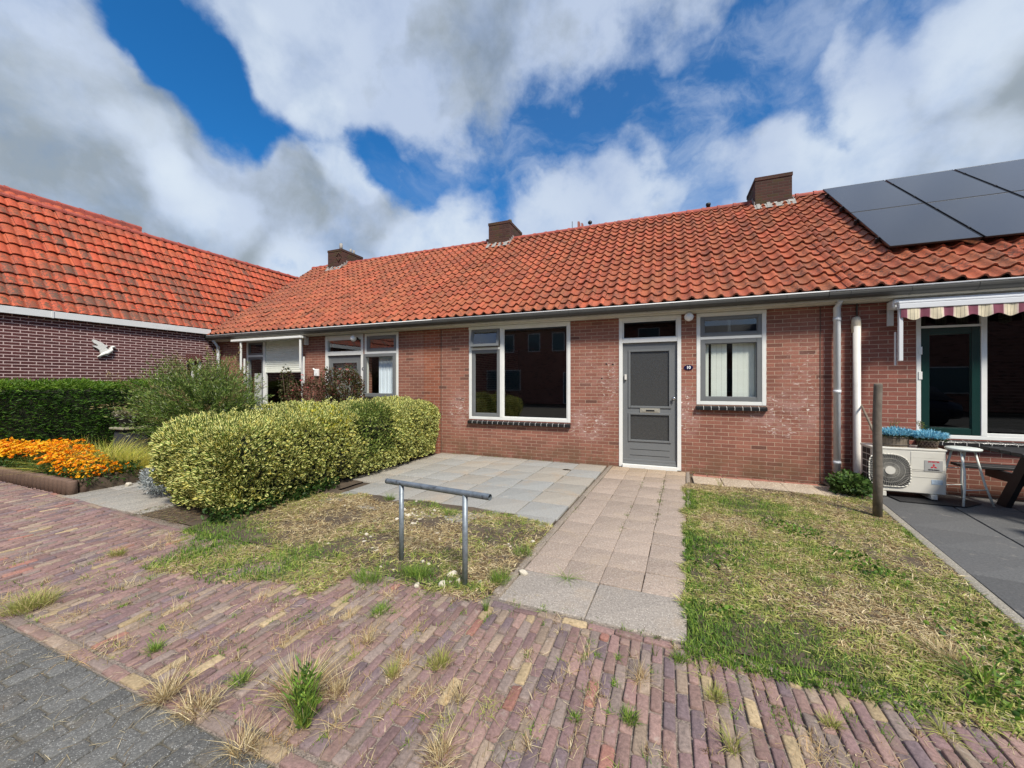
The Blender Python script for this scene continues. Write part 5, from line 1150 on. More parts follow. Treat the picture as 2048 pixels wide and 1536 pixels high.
# named tufts, each different in the photo
TF = [((610, 1450), 'weed_plant', 'tall green leafy weed standing in the brick pavement near the bottom edge', 'g', .025, .28, 110, .3),
      ((600, 1400), 'dry_grass_tuft', 'bushy straw-coloured grass head behind the tall green weed', 'd', .05, .20, 420, .9),
      ((670, 1390), 'dry_grass_tuft', 'dry ochre tuft just right of the tall green weed', 'd', .05, .12, 240, .9),
      ((330, 1395), 'dry_grass_tuft', 'spreading straw tuft on the kerb line between bricks and dark road, left one', 'd', .05, .13, 330, 1.3),
      ((400, 1420), 'dry_grass_tuft', 'spreading straw tuft on the kerb line, right one', 'd', .045, .11, 300, 1.3),
      ((485, 1500), 'dry_grass_tuft', 'thin dry stalks fanned out at the bottom edge left of the tall weed', 'd', .05, .14, 200, 1.2),
      ((480, 1365), 'grass_tuft', 'bright green grass tuft with seed heads, left of the tall weed', 'g', .035, .07, 200, 1.0),
      ((310, 1300), 'grass_tuft', 'dark green low tuft between brick rows, left part of the pavement', 'g', .03, .06, 180, 1.1),
      ((235, 1110), 'grass_tuft', 'yellow-green tuft on the far left bricks, near the lawn corner', 'm', .06, .08, 300, .9),
      ((760, 1225), 'grass_tuft', 'bright green tuft on the bricks before the handrail', 'g', .045, .06, 300, .9),
      ((880, 1330), 'grass_tuft', 'half green half straw tuft in the middle of the pavement', 'm', .035, .09, 300, .6),
      ((735, 1285), 'dry_grass_tuft', 'small dry tuft left of the middle of the pavement', 'd', .02, .08, 120, .8),
      ((785, 1350), 'grass_tuft', 'upright yellowish tuft left of the half green tuft', 'm', .025, .07, 180, .6),
      ((920, 1400), 'dry_grass_tuft', 'thin dry tuft with long stray stalks in mid pavement', 'd', .02, .08, 80, 1.0),
      ((880, 1520), 'dry_grass_tuft', 'straw tuft at the bottom edge of the picture, centre', 'd', .05, .09, 260, 1.4),
      ((1260, 1440), 'grass_tuft', 'round bright green tuft on the bricks below the path', 'g', .03, .045, 260, 1.0),
      ((1150, 1440), 'grass_tuft', 'small green tuft left of the round bright one', 'g', .018, .04, 110, 1.0),
      ((1135, 1158), 'grass_tuft', 'flat star-shaped grass tuft lying on the concrete path', 'g', .012, .15, 46, 3.0),
      ((972, 1222), 'grass_tuft', 'narrow dark green tuft at the pavement edge right of the handrail', 'g', .012, .10, 70, .4),
      ((1430, 1395), 'dry_grass_tuft', 'ochre tuft beside green blades on the bricks below the right lawn', 'm', .03, .07, 180, .8),
      ((1465, 1500), 'grass_tuft', 'tuft with long pale stalks at the bottom right of the pavement', 'm', .02, .12, 90, .8),
      ((1360, 1320), 'grass_tuft', 'yellow-green tuft where the concrete path meets the bricks', 'g', .03, .05, 190, .9),
      ((1310, 1312), 'grass_tuft', 'few thin upright blades at the foot of the path', 'g', .006, .10, 14, .3),
      ((1660, 1450), 'grass_tuft', 'olive tuft on the far right bricks', 'm', .03, .05, 190, 1.0),
      ((60, 1215), 'grass_tuft', 'large mixed dry and green tuft at the left edge beside the dark road', 'm', .13, .12, 900, 1.0),
      ((1000, 1165), 'grass_tuft', 'dense dark green tuft left of the concrete path corner', 'g', .05, .10, 420, .6),
      ((835, 1150), 'grass_tuft', 'dark green tuft at the foot of the left handrail post', 'g', .08, .10, 520, .7),
      ((735, 1160), 'grass_tuft', 'dark green tuft left of the handrail on the pavement edge', 'g', .09, .09, 520, .7),
      ((1045, 1110), 'grass_tuft', 'green tuft at the path edge beside the dry patch', 'g', .06, .09, 300, .7),
      ((780, 1000), 'grass_tuft', 'thin green tuft overlapping the patio between the handrail posts', 'g', .06, .11, 180, .7),
      ((900, 1030), 'grass_tuft', 'green tuft on the patio edge behind the right post', 'g', .08, .08, 300, .7),
      ((1640, 1170), 'grass_tuft', 'light green raised tuft in the right lawn', 'g', .05, .07, 220, .8),
      ((1975, 1370), 'weed_plant', 'bright green broad-bladed weed at the right edge of the picture', 'g', .06, .17, 70, 1.8),
      ((1900, 1320), 'grass_tuft', 'straw-gold grass heap along the terrace kerb', 'd', .10, .10, 500, 1.0),
      ((1690, 985), 'grass_tuft', 'thin grass tuft against the wall under the small window', 'm', .012, .22, 26, .4)]
for q, ((px, py), nm, lab, kd, R_, L, nb, ln) in enumerate(TF):
    if nm == 'grass_tuft' and px == 1690: px, py = 1440, 975
    x, y = G(px, py); pal = {'g': (GREEN, [2, 3, 3, 1]), 'd': (DRY, [3, 2, 2, 1]), 'm': (MIX+DRY[:2], [2, 2, 2, 1, 1])}[kd]
    wdt = .0026 if L < .2 else .004; nb = int(nb*.8)
    if nm == 'weed_plant' and px > 1900: wdt = .009
    o = tuft(nm, lab, (x, y, -.004), R_, L, nb, pal[0], pal[1], 200+q, wd=wdt, lean=ln, cat='weed' if nm == 'weed_plant' else 'grass', curl=.6)
    if px == 610:
        r2 = np.random.default_rng(7); n = 190; P = np.stack([r2.normal(0, .022, n), r2.normal(0, .022, n), r2.uniform(.0, .24, n)], 1); a = r2.uniform(0, 6.28, n)
        leaves('leaf', o, P+np.array([x, y, 0]), np.stack([np.cos(a), np.sin(a), np.ones(n)*1.2], 1), M_LF, .05, .009, palette(n, GREEN, [2, 3, 2, 1], r2), seed=4, spread=.15)['label'] = 'narrow green leaves along the stalks'

# ================================================================== HANDRAIL
hr = thing('handrail', 'galvanised steel tube rail on two posts standing in the dry grass before the patio', 'railing', (-1.7, 2.6, 0))
M_GV = mat('galvanised', (.235, .275, .31), .45, metal=.55, vary=.35, vscale=18, dirt=(.03, .032, .035), dirt_amt=.9, dscale=11)
M_GV2 = mat('galvanised_post', (.26, .30, .335), .5, metal=.5, vary=.3, vscale=25, dirt=(.10, .11, .12), dirt_amt=.5, dscale=30)
ax, ay = G(803, 1122); bx, by = G(930, 1172); zr_a, zr_b = .655, .685
dv = Vector((bx-ax, by-ay, zr_b-zr_a)); A0 = Vector((ax, ay, zr_a))-dv*.27; B0 = Vector((bx, by, zr_b))+dv*.33
for (x, y, z) in ((ax, ay, zr_a), (bx, by, zr_b)):
    g = MB(); g.tube([(x, y, -.05), (x, y, z-.01)], .0205, 16); g.build('post', M_GV2, hr)
g = MB(); g.tube([A0, B0], .0230, 18, caps=False); g.tube([B0, A0], .0195, 18, caps=False)
du = dv.normalized()
for E_, s_ in ((A0, 1), (B0, -1)):
    a_ = du.orthogonal().normalized(); b_ = du.cross(a_); vs = []
    for rd in (.0230, .0195):
        for k in range(18): t_ = 2*math.pi*k/18; vs.append(E_+(a_*math.cos(t_)+b_*math.sin(t_))*rd)
    g.add(vs, [(k, (k+1) % 18, 18+(k+1) % 18, 18+k) for k in range(18)])
g.build('rail', M_GV, hr, recalc=False)

# ================================================================== RIGHT-HAND CORNER
M_ACW = mat('ac_casing', (.66, .64, .57), .4, vary=.05, vscale=4, dirt=(.45, .42, .34), dirt_amt=.3)
M_ACD = mat('ac_dark', (.03, .03, .03), .6)
ac = thing('air_conditioner', 'cream outdoor heat-pump unit with round fan grille below the green window', 'air conditioner', (2.9, 6.7, 0))
ax0, ax1, ay0, ay1, az0, az1 = 2.545, 3.275, 6.5, 6.83, .085, .655
g = MB(); g.bbox(ax0, ax1, ay0, ay1, az0, az1, .012); g.bbox(ax0-.006, ax1+.006, ay0-.006, ay1+.006, az1-.02, az1+.006, .005); g.bbox(ax1+.001, ax1+.03, ay0+.06, ay0+.2, .19, .36, .006)
g.bbox(2.93, 3.262, ay0-.004, ay0-.0005, .39, .62, .001); 
for zq in (.545, .375, .30): g.box(2.93, 3.262, ay0-.0055, ay0-.0042, zq, zq+.003)
for xq in (2.62, 3.12): g.box(xq, xq+.06, ay0-.02, ay1+.02, .03, .0845)
cas = g.build('casing', M_ACW, ac)
fx, fz = 2.715, .365; half = .215
# rounded-square recess behind the grille
g = MB(); pts = []
for k in range(40):
    t_ = 2*math.pi*k/40; c_, s_ = math.cos(t_), math.sin(t_); e = 4.5 if (c_ < 0 or s_ < 0) else 2.4
    rr = (abs(c_)**e+abs(s_)**e)**(-1/e); pts.append((fx+half*.98*rr*c_, fz+half*.98*rr*s_))
g.prism(pts, 'y', ay0-.008, ay0-.0006); g.build('fan_recess', M_ACD, ac)
g = MB()
for k in range(len(pts)): a, b2 = pts[k], pts[(k+1) % len(pts)]; g.tube([(a[0], ay0-.012, a[1]), (b2[0], ay0-.012, b2[1])], .007, 6)
for k in range(56):
    t_ = 2*math.pi*k/56; kk_ = min(range(40), key=lambda q: abs(((math.atan2(pts[q][1]-fz, pts[q][0]-fx)-t_+math.pi) % (2*math.pi))-math.pi)); R2 = math.hypot(pts[kk_][0]-fx, pts[kk_][1]-fz)*.98
    t2 = t_+.16; g.tube([(fx+.05*math.cos(t_), ay0-.022, fz+.05*math.sin(t_)), (fx+R2*.6*math.cos((t_+t2)/2), ay0-.022, fz+R2*.6*math.sin((t_+t2)/2)), (fx+R2*math.cos(t2), ay0-.012, fz+R2*math.sin(t2))], .0013, 4, caps=False)
for rr in (.10, .155, .205): g.tube([(fx+rr*math.cos(2*math.pi*k/32), ay0-.019, fz+rr*math.sin(2*math.pi*k/32)) for k in range(33)], .0012, 4, caps=False)
g.prism([(fx+.052*math.cos(2*math.pi*k/24), fz+.052*math.sin(2*math.pi*k/24)) for k in range(24)], 'y', ay0-.03, ay0-.018)
g.build('fan_grille', M_ACW, ac)
g = MB()
for k in range(6): zq = .11+k*.088; g.box(ax0-.0035, ax0-.0005, ay0+.06, ay0+.155, zq, zq+.075); g.box(ax0-.0035, ax0-.0005, ay0+.17, ay0+.27, zq, zq+.075)
g.build('side_vent', M_ACD, ac)
M_STK = mat('sticker_silver', (.36, .36, .35), .35); M_RED = mat('logo_red', (.55, .01, .03), .4); M_LBL = mat('label_blue', (.42, .52, .62), .5, vary=.3, vscale=40)
lx, lz = 3.145, .455
g = MB(); g.box(lx-.085, lx+.09, ay0-.0075, ay0-.0058, lz-.072, lz+.062); st = g.build('brand_sticker', M_STK, cas)
text_mesh('INVERTER', .024, (lx+.004, ay0-.008, lz+.046), M_RED, st, bold=.0006); text_mesh('MITSUBISHI', .021, (lx+.004, ay0-.008, lz-.056), M_ACD, st, bold=.0008)
g = MB(); s_ = .021
for ang in (90, 210, 330):
    a = math.radians(ang); d1 = a+math.radians(30); d2 = a-math.radians(30); o_ = (lx+.004, lz-.012)
    p0 = o_; p1 = (o_[0]+s_*math.cos(d1), o_[1]+s_*math.sin(d1)); p2 = (o_[0]+s_*1.732*math.cos(a), o_[1]+s_*1.732*math.sin(a)); p3 = (o_[0]+s_*math.cos(d2), o_[1]+s_*math.sin(d2)); g.prism([p0, p1, p2, p3], 'y', ay0-.0092, ay0-.0077)
g.build('emblem', M_RED, st)
g = MB(); g.box(3.13, 3.235, ay0-.003, ay0-.0006, .215, .275); g.build('rating_label', M_LBL, cas)
g = MB(); g.add([(2.75, 6.32, .006), (3.35, 6.30, .006), (3.62, 6.55, .006), (3.5, 6.95, .006), (2.7, 6.95, .006), (2.75, 6.32, .014), (3.35, 6.30, .014), (3.62, 6.55, .014), (3.5, 6.95, .014), (2.7, 6.95, .014)], [(4, 3, 2, 1, 0), (5, 6, 7, 8, 9)]+[(i, (i+1) % 5, 5+(i+1) % 5, 5+i) for i in range(5)])
tag(g.build('rubber_mat', mat('rubber', (.012, .012, .013), .8, bump=.3)), 'black rubber mat under the heat-pump unit and stool', 'mat')
# insulated pipe with end cap running down to the unit
pc = thing('pipe_duct', 'white plastic pipe duct with domed cap running down the wall to the heat pump', 'pipe', (2.60, 7.1, 0))
g = MB(); g.tube([(2.60, 7.10, 2.33), (2.60, 7.10, .22), (2.60, 7.08, .14), (2.62, 7.0, .12), (2.66, 6.84, .12)], .046, 14); g.build('duct', M_PV2, pc)
g = MB(); g.tube([(2.60, 7.12, 2.24), (2.60, 7.12, 2.42), (2.60, 7.125, 2.46), (2.60, 7.13, 2.475)], [.056, .056, .045, .01], 14); g.build('cap', mat('cap_cream', (.62, .55, .43), .5, vary=.1), pc)
g = MB(); g.tube([(2.62, 7.15, 2.45), (2.62, 7.15, 2.70)], .009, 6); g.build('cable', M_ZN, pc)
# wooden planter and wicker basket with blue heather
def heather(name, lab, x, y, z, rx, ry, hh, seed, n=1100):
    o = thing(name, lab, 'plant', (x, y, z)); r2 = np.random.default_rng(seed); a = r2.uniform(0, 6.28, n); rd = r2.random(n)**.5
    P = np.stack([x+np.cos(a)*rd*rx, y+np.sin(a)*rd*ry, z+hh*(.25+.75*r2.random(n)*(1-.5*rd))], 1)
    D = np.stack([np.cos(a)*rd, np.sin(a)*rd, .7+.5*r2.random(n)], 1)
    leaves('blossom', o, P, D, M_FL, .040, .010, palette(n, [(.20, .52, .70), (.36, .68, .80), (.10, .36, .52)], [3, 3, 1], r2), seed=seed, spread=.35)
    P2 = P[:300].copy(); P2[:, 2] = z+hh*.2*r2.random(300); leaves('foliage', o, P2, D[:300], M_LF, .04, .01, palette(300, [(.05, .07, .03)], [1], r2), seed=seed+1, spread=.5)
M_WD = mat('grey_wood', (.21, .17, .125), .85, vary=.35, vscale=10, bump=.6, bscale=50)
zb = az1+.0065
pl1 = thing('wooden_planter', 'oval grey wooden-stave planter standing on the heat pump', 'planter', (2.82, 6.64, zb))
g = MB()
for k in range(26):
    t0, t1 = 2*math.pi*k/26, 2*math.pi*(k+.93)/26
    v = []
    for tt in (t0, t1):
        for rr in (.155, .143):
            for zz, kx_ in ((zb, .94), (zb+.135, 1.0)): v.append((2.82+rr*kx_*math.cos(tt), 6.64+rr*kx_*.72*math.sin(tt), zz))
    g.add(v, [(0, 1, 5, 4), (2, 6, 7, 3), (0, 2, 3, 1), (4, 5, 7, 6), (1, 3, 7, 5), (0, 4, 6, 2)])
g.build('staves', M_WD, pl1)
g = MB(); g.lathe((2.82, 6.64, zb), [(.13, .005), (.14, .11), (.001, .115)], 20, 1, .72); g.build('soil', MATS['soil'], pl1)
g = MB()
for zz in (.025, .115): g.lathe((2.82, 6.64, zb+zz), [(.152, 0), (.159, 0), (.159, .01), (.152, .01)], 26, 1, .72)
g.build('hoop', mat('hoop', (.10, .085, .07), .6), pl1)
pl2 = thing('wicker_basket', 'small criss-cross wicker basket standing on the heat pump, right of the wooden planter', 'planter', (3.14, 6.60, zb))
g = MB(); g.lathe((3.14, 6.60, zb), [(.08, .002), (.097, .085), (.001, .09)], 18); g.build('lining', mat('lining', (.05, .015, .02), .7), pl2)
g = MB()
for k in range(18):
    t0 = 2*math.pi*k/18
    for dd_ in (2*math.pi/12, -2*math.pi/12): g.tube([(3.14+.086*math.cos(t0), 6.60+.086*math.sin(t0), zb+.012), (3.14+.104*math.cos(t0+dd_), 6.60+.104*math.sin(t0+dd_), zb+.085)], .0035, 5)
for zz, rr in ((.006, .09), (.092, .107), (.1, .107)): g.tube([(3.14+rr*math.cos(2*math.pi*k/20), 6.60+rr*math.sin(2*math.pi*k/20), zb+zz) for k in range(21)], .005, 6, caps=False)
g.build('weave', mat('wicker', (.26, .20, .14), .8, vary=.3), pl2)
heather('blue_heather', 'pale blue heather growing in the wooden planter', 2.83, 6.62, zb+.115, .19, .12, .13, 301, 1300)
heather('blue_heather', 'pale blue heather spilling over the wicker basket', 3.14, 6.58, zb+.09, .17, .12, .14, 302, 1100)
for q, (x, y, lab) in enumerate(((2.80, 6.70, 'thin yellow-green sprig rising from the wooden planter'), (3.16, 6.66, 'thin olive sprig rising from the wicker basket'))):
    o = thing('sprig', lab, 'plant', (x, y, zb+.1)); g = MB(); r4 = random.Random(q); PP = []; NN = []
    for k in range(6):
        e = (x+r4.uniform(-.10, .10), y+r4.uniform(-.04, .04), zb+r4.uniform(.25, .38)); g.tube([(x, y, zb+.09), ((x+e[0])/2, y, zb+.2), e], .0022, 5)
        for w2 in range(9): s_ = .5+.5*w2/9; PP.append((x+(e[0]-x)*s_+r4.gauss(0, .008), y+(e[1]-y)*s_, zb+.1+(e[2]-zb-.1)*s_)); NN.append((r4.gauss(0, 1), r4.gauss(0, 1), .4))
    g.build('stem', M_TWIG, o); leaves('leaf', o, np.array(PP), np.array(NN), M_LF, .025, .008, palette(len(PP), [(.30, .32, .05), (.2, .25, .04)], [1, 1], np.random.default_rng(q)), seed=q+5, spread=.2)
# stool
sx, sy = 3.44, 6.53
sto = thing('stool', 'round white folding stool beside the heat pump', 'stool', (sx, sy, 0))
M_STW = mat('stool_white', (.66, .70, .66), .35, vary=.05)
g = MB(); g.lathe((sx, sy, .675), [(.001, -.012), (.145, -.012), (.158, .0), (.160, .012), (.150, .022), (.10, .026), (.001, .024)], 30); g.build('seat', M_STW, sto)
fr = Vector((cs, sn, 0)); dp = Vector((-sn, cs, 0)); c0 = Vector((sx, sy, 0))
for s1 in (-1, 1):
    for s2 in (-1, 1):
        top_ = c0+fr*s1*.085+dp*s2*.05*1; kn = c0+fr*s1*.10+dp*s2*.10; ft = c0+fr*s1*.185+dp*s2*.16
        g = MB(); g.tube([top_+Vector((0, 0, .66)), kn+Vector((0, 0, .42)), c0+fr*s1*.125+dp*s2*.125+Vector((0, 0, .25)), ft+Vector((0, 0, .012))], .0115, 10); g.build('leg', M_STW, sto)
for s2, zz, q in ((-1, .20, .133), (1, .20, .133), (1, .42, .10), (-1, .42, .10)):
    if s2 == -1 and zz > .3: continue
    g = MB(); g.tube([c0+fr*(-q)+dp*s2*.13+Vector((0, 0, zz)), c0+fr*q+dp*s2*.13+Vector((0, 0, zz))], .006, 8); g.build('stretcher', M_STW, sto)
# picnic table
pt = thing('picnic_table', 'black stained wooden picnic table on the terrace, cut by the right edge', 'picnic table', (4.3, 5.95, 0))
M_PIC = mat('black_timber', (.016, .016, .017), .55, vary=.4, vscale=9, bump=.4, bscale=40)
g = MB()
for k in range(5): g.bbox(3.46, 5.2, 5.56+k*.148, 5.56+k*.148+.14, .72, .758, .005)
g.build('table_top', M_PIC, pt)
for yy in (6.66, 5.02):
    g = MB()
    for k in range(2): g.bbox(3.52, 5.2, yy+k*.135, yy+k*.135+.128, .42, .455, .005)
    g.build('bench', M_PIC, pt)
for xx in (3.80, 4.85):
    for s_ in (-1, 1):
        g = MB(); g.prism([(5.93+s_*.18, .715), (5.93+s_*.32, .715), (5.93+s_*.72, .0), (5.93+s_*.57, .0)], 'x', xx, xx+.05); g.build('leg', M_PIC, pt)
    g = MB(); g.bbox(xx+.052, xx+.10, 5.02, 6.92, .30, .415, .004); g.bbox(xx+.052, xx+.10, 5.60, 6.26, .62, .718, .004); g.build('crossbeam', M_PIC, pt)
# wooden post and slanting stake
wp = G(1755, 1035)
g = MB(); g.lathe((0, 0, -.02), [(.042, 0), (.042, .5), (.039, 1.1), (.038, 1.49), (.034, 1.515), (.001, 1.51)], 16)
for k, v in enumerate(g.v): g.v[k] = (v[0]+.006*math.sin(v[2]*5), v[1], v[2])
o = g.build('wooden_post', mat('weathered_post', (.155, .130, .105), .9, vary=.45, vscale=9, bump=1.2, bscale=26, dirt=(.07, .075, .04), dirt_amt=.6, dscale=6)); o.location = (wp[0], wp[1], 0); tag(o, 'weathered round wooden post at the corner of the right lawn', 'post')
g = MB(); a = (2.66, 7.12, W(1716, 810)[1]); g.tube([a, (2.235, 5.60, .86)], .014, 8); tag(g.build('wooden_stake', M_WD), 'thin wooden stake slanting from the wall down to the weathered post', 'stake')
# awning of the right house
aw = thing('awning', 'retracted awning with burgundy and cream striped valance above the green window', 'awning', (4.5, 6.9, 2.5))
M_AL = mat('white_aluminium', (.66, .68, .70), .35, vary=.04)
g = MB(); g.bbox(2.93, 6.5, 6.76, 6.83, 2.50, 2.57, .006); g.bbox(2.93, 6.5, 6.775, 6.90, 2.578, 2.605, .006); g.bbox(2.94, 6.5, 6.93, 7.10, 2.53, 2.66, .02); g.build('cassette', M_AL, aw)
g = MB(); g.bbox(2.94, 2.985, 6.79, 6.83, 1.80, 2.499, .004); ar = g.build('arm', M_AL, aw)
g = MB(); g.bbox(2.925, 2.94-.001, 6.85, 6.88, 1.74, 2.20, .003); g.build('arm', M_AL, aw)
g = MB(); g.bbox(2.965, 3.035, 7.14, 7.168, 2.32, 2.655, .003); g.bbox(2.985, 3.015, 6.95, 7.139, 2.56, 2.64, .003); g.build('bracket', M_AL, aw)
m = bpy.data.materials.new('awning_stripe'); m.use_nodes = True; t = NT(m.node_tree); b = t.n['Principled BSDF']; b.inputs['Roughness'].default_value = .85
uv = t.new('ShaderNodeTexCoord').outputs['Object']; sx_ = t.new('ShaderNodeSeparateXYZ'); t.put(sx_.inputs[0], uv)
ph = t.math('FRACT', t.math('DIVIDE', t.math('SUBTRACT', sx_.outputs[0], 3.016), .231))
cr = t.ramp(ph, .584, .594, 1, 0, False); c = t.mix(cr, (.20, .055, .085), (.70, .62, .44))
for q in (.14, .30, .44):
    e = t.math('ABSOLUTE', t.math('SUBTRACT', ph, q)); c = t.mix(t.ramp(e, .012, .006, 0, .7), c, (.14, .10, .10))
for q in (.02, .56):
    e = t.math('ABSOLUTE', t.math('SUBTRACT', ph, q)); c = t.mix(t.ramp(e, .03, .02, 0, .7), c, (.70, .52, .50))
c = t.mix(1, c, t.ramp(t.noise(uv, 12, 4, .6), .3, .7, .85, 1.1, False), 'MULTIPLY'); t.put(b.inputs['Base Color'], c)
g = MB(); g.smooth = True; nx = 150; V = []
for k in range(nx+1):
    x = 2.955+3.5*k/nx; ph_ = ((x-3.016)/.231) % 1; zb_ = 2.365-.022*math.cos((ph_-.292)*2*math.pi); wv = .012*math.sin(x*23)+.008*math.sin(x*51)
    for z_, wq in ((2.515, 0), (2.45, .5), (zb_, 1)): V.append((x, 6.772-wv*wq, z_))
g.add(V, [(k*3+q, k*3+3+q, k*3+4+q, k*3+1+q) for k in range(nx) for q in range(2)]); g.build('valance', m, aw, recalc=False)
# folded awning frame of the left house
aw = thing('awning', 'folded white awning frame above the shuttered window of the left house', 'awning', (-9.9, 6.9, 2.6))
g = MB(); g.bbox(-10.85, -8.27, 6.80, 6.90, 2.60, 2.66, .01); g.bbox(-10.95, -8.35, 6.905, 7.05, 2.61, 2.67, .01); g.build('cassette', M_WH, aw)
for xq in (-10.52, -8.34): g = MB(); g.bbox(xq, xq+.035, 6.83, 6.87, 1.85, 2.584, .004); g.bbox(xq+.04, xq+.065, 6.90, 6.94, 1.45, 2.15, .004); g.build('arm', M_WH, aw)
g = MB(); g.bbox(-8.46, -8.41, 7.055, 7.165, 2.46, 2.655, .006); g.build('bracket', M_WH, aw)
# small leftovers in front of the house
g = MB(); x, y = G(1133, 940); g.M = Matrix.Translation((x, y, .004))
g.add([(-.07, -.02, 0), (0, -.03, .012), (.08, -.01, 0), (.07, .03, .0), (0, .035, .008), (-.06, .03, 0)], [(0, 1, 4, 5), (1, 2, 3, 4)]); o = g.build('dead_leaf', mat('leaf_litter', (.05, .035, .02), .9)); tag(o, 'dark withered leaf lying on the patio near the door', 'leaf')

# ================================================================== BEYOND THE RIDGE AND ACROSS THE ROAD
bh = thing('brick_house', 'roof top with red chimneys of a house just showing behind the ridge', 'house', (-8, 33, 0))
tF = 34.0
def far(px, py, Y=tF): d = ray(px); t_ = Y/d[1]; return t_*d[0], H-(py-CY)/F*t_
xa, za = far(1145, 458); xb, zb2 = far(1205, 450)
g = MB(); g.box(xa-.6, xb+2.0, tF, tF+7, 0, za-.9); g.build('wall', M_OP, bh)
g = MB(); zt_ = far(1170, 449)[1]; g.add([(xa-1.3, tF-.3, za-1.1), (xb+2.2, tF-.3, za-1.1), (xb+1.6, tF+3.5, zt_), (xa+.4, tF+3.5, zt_), (xa-1.3, tF+7.3, za-1.1), (xb+2.2, tF+7.3, za-1.1)], [(0, 1, 2, 3), (3, 2, 5, 4), (0, 3, 4), (1, 5, 2)]); rf = g.build('roof', mat('far_roof', (.12, .05, .04), .9), bh, recalc=False)
for (p0, p1, py) in ((1155, 1158.5, 443), (1162.5, 1165, 446)):
    x_, z_ = far(p0, py, tF+2); x2, _ = far(p1, py, tF+2); g = MB(); g.box(x_, x2, tF+2, tF+2.5, z_-1.4, z_); g.build('chimney', mat('far_chimney', (.34, .12, .09), .8), rf)
x_, z_ = far(1180, 443, tF+2); g = MB(); g.lathe((x_, tF+2, z_-.35), [(.05, -.6), (.05, .1), (.18, .15), (.2, .3), (.12, .4), (.001, .42)], 10); g.build('cowl', M_BLK, rf)
x_, z_ = far(1144.5, 443, tF+2); g = MB(); g.tube([(x_, tF+2, z_-1.6), (x_, tF+2, z_)], .03, 6); g.build('aerial', M_BLK, rf)
# houses on the other side of the road (behind the camera, mirrored in the windows)
def opp(label, x0, x1, y, zw, zr, wins, rm, wm=M_OP):
    h = thing('brick_house', label, 'house', ((x0+x1)/2, y, 0)); g = MB(); g.box(x0, x1, y-8, y, 0, zw); g.add([(x0, y-8, zw), (x0, y, zw), (x0, y-4, zr)], [(0, 1, 2)]); g.add([(x1, y-8, zw), (x1, y, zw), (x1, y-4, zr)], [(2, 1, 0)]); g.build('wall', wm, h)
    g = MB(); g.add([(x0-.3, y+.4, zw-.3), (x1+.3, y+.4, zw-.3), (x1+.3, y-4, zr+.05), (x0-.3, y-4, zr+.05), (x0-.3, y-8.4, zw-.3), (x1+.3, y-8.4, zw-.3)], [(0, 1, 2, 3), (3, 2, 5, 4)]); g.build('roof', rm, h, recalc=False)
    for (a, b2, c, d) in wins:
        g = MB(); g.box(a-.06, b2+.06, y+.001, y+.05, c-.06, d+.06); wq = g.build('window', M_WH, h); g = MB(); g.box(a, b2, y+.051, y+.06, c, d); g.build('pane', M_ENAG, wq)
M_ENAG = mat('far_glass', (.10, .17, .18), .08)
M_RDK = mat('dark_roof', (.03, .032, .036), .6, vary=.2)
opp('two-storey brick house across the road, mirrored in the big window', -16, 1.3, -12, 5.6, 9.2, [(-12.5, -9.9, 1.0, 2.4), (-11.2, -10.4, 3.8, 5.0), (-9.2, -8.4, 3.8, 5.0), (-7.4, -6.6, 3.8, 5.0), (-6.6, -5.6, .1, 2.2), (-1.6, -.4, 3.8, 5.0), (-3.2, -2.2, 1, 2.3)], M_RDK)
opp('lower dark-roofed house across the road, mirrored in the small window', 2.6, 6.6, -13, 3.6, 5.6, [(3, 5, 1, 2.3)], M_RDK)
opp('tall dark brick house across the road, mirrored in the neighbour\'s green window', 7.4, 24, -13, 6.6, 10, [(9, 10.4, 1, 2.3), (13, 15, 1, 2.3)], M_RDK)

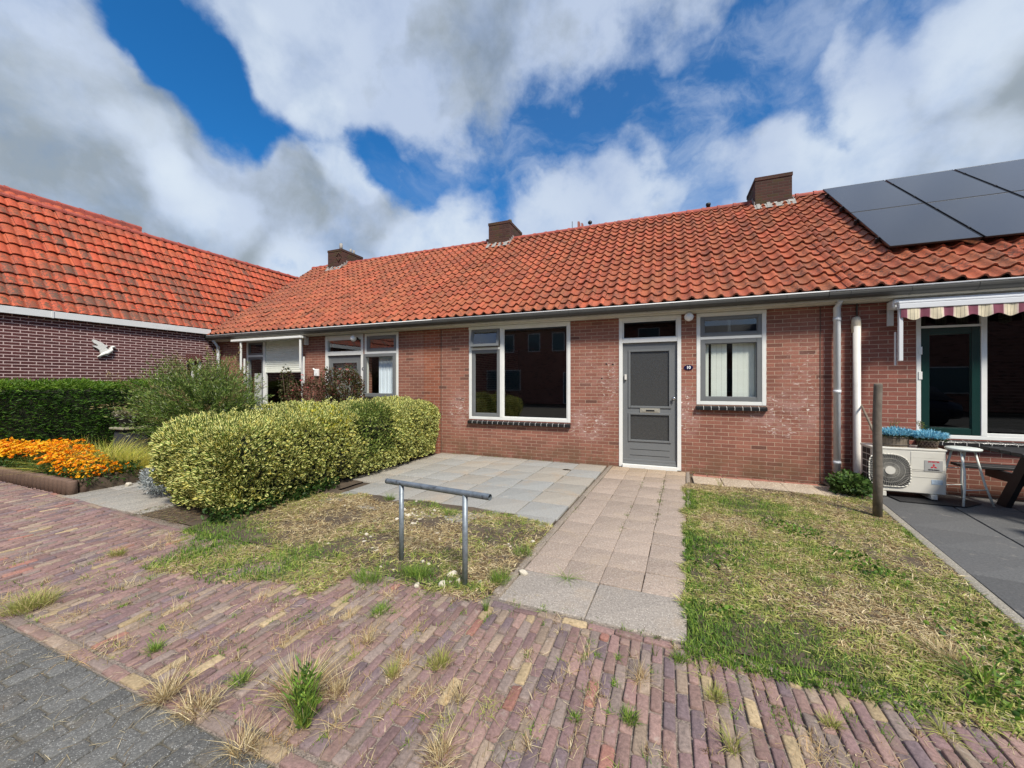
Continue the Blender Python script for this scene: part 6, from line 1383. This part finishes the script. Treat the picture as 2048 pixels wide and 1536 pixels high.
# ---- parked cars (one mirrored in the neighbour's window, one whose corner enters the frame at the lower left)
def car(label, loc, rot, paint):
    c = thing('parked_car', label, 'car', loc); c.rotation_euler = (0, 0, rot)
    st = [(-2.05, .42, .62, .70), (-1.98, .25, .80, .80), (-1.5, .2, .90, .86), (-.9, .2, .95, .88), (.9, .2, .95, .88), (1.6, .2, .92, .86), (2.0, .25, .82, .78), (2.08, .45, .65, .68)]
    V = []; Fq = []; nS = 10
    for (x, zl, zt, hw) in st:
        for (fy, fz) in ((0, 0), (.85, 0), (1, .18), (1, .62), (.93, .9), (.78, 1), (0, 1)): V.append((x, -hw*fy, zl+(zt-zl)*fz))
        for (fy, fz) in ((.78, 1), (.93, .9), (1, .62), (1, .18), (.85, 0)): V.append((x, hw*fy, zl+(zt-zl)*fz))
    R_ = 12; Fq = [(i*R_+k, i*R_+(k+1) % R_, (i+1)*R_+(k+1) % R_, (i+1)*R_+k) for i in range(len(st)-1) for k in range(R_)]+[tuple(range(R_)), tuple(range((len(st)-1)*R_, len(st)*R_))]
    g = MB(); g.smooth = True; g.add(V, Fq); bd = g.build('body', paint, c)
    bd.parent = c; bd.matrix_parent_inverse = Matrix()
    cab = [(-1.75, .93, .72), (-1.35, 1.38, .58), (-.2, 1.47, .58), (.35, 1.42, .58), (1.05, .93, .72)]
    g = MB(); g.smooth = True; V = []
    for (x, z, hw) in cab: V += [(x, -hw, z), (x, -hw*.6, z+.01), (x, hw*.6, z+.01), (x, hw, z)]
    V2 = [(x, s_*.78, .90) for (x, z, hw) in cab for s_ in (-1, 1)]
    Fq = [(i*4+k, i*4+k+1, i*4+5+k, i*4+4+k) for i in range(4) for k in range(3)]; b0 = len(V)
    for i in range(4): Fq += [(b0+i*2, b0+i*2+2, i*4+4, i*4), (b0+i*2+1, i*4+3, i*4+7, b0+i*2+3)]
    g.add(V+V2, Fq); q = g.build('cabin', mat('car_glass', (.02, .022, .025), .05), c); q.parent = c; q.matrix_parent_inverse = Matrix()
    for x in (-1.3, 1.32):
        for s_ in (-1, 1):
            g = MB(); g.M = Matrix.Translation((x, s_*.80, .31)) @ Matrix.Rotation(math.pi/2, 4, 'X'); g.lathe((0, 0, -.09), [(.18, 0), (.29, .005), (.31, .03), (.31, .15), (.29, .175), (.18, .18)], 24); q = g.build('wheel', M_BLK, c); q.parent = c; q.matrix_parent_inverse = Matrix()
    for s_ in (-1, 1):
        g = MB(); g.bbox(1.93, 2.03, s_*.55-.13, s_*.55+.13, .62, .74, .02); q = g.build('headlight', M_PWH, c); q.parent = c; q.matrix_parent_inverse = Matrix()
car('dark blue car parked across the road, mirrored in the green window', (7.6, -4.6, 0), math.pi, mat('paint_dark', (.012, .014, .03), .12))
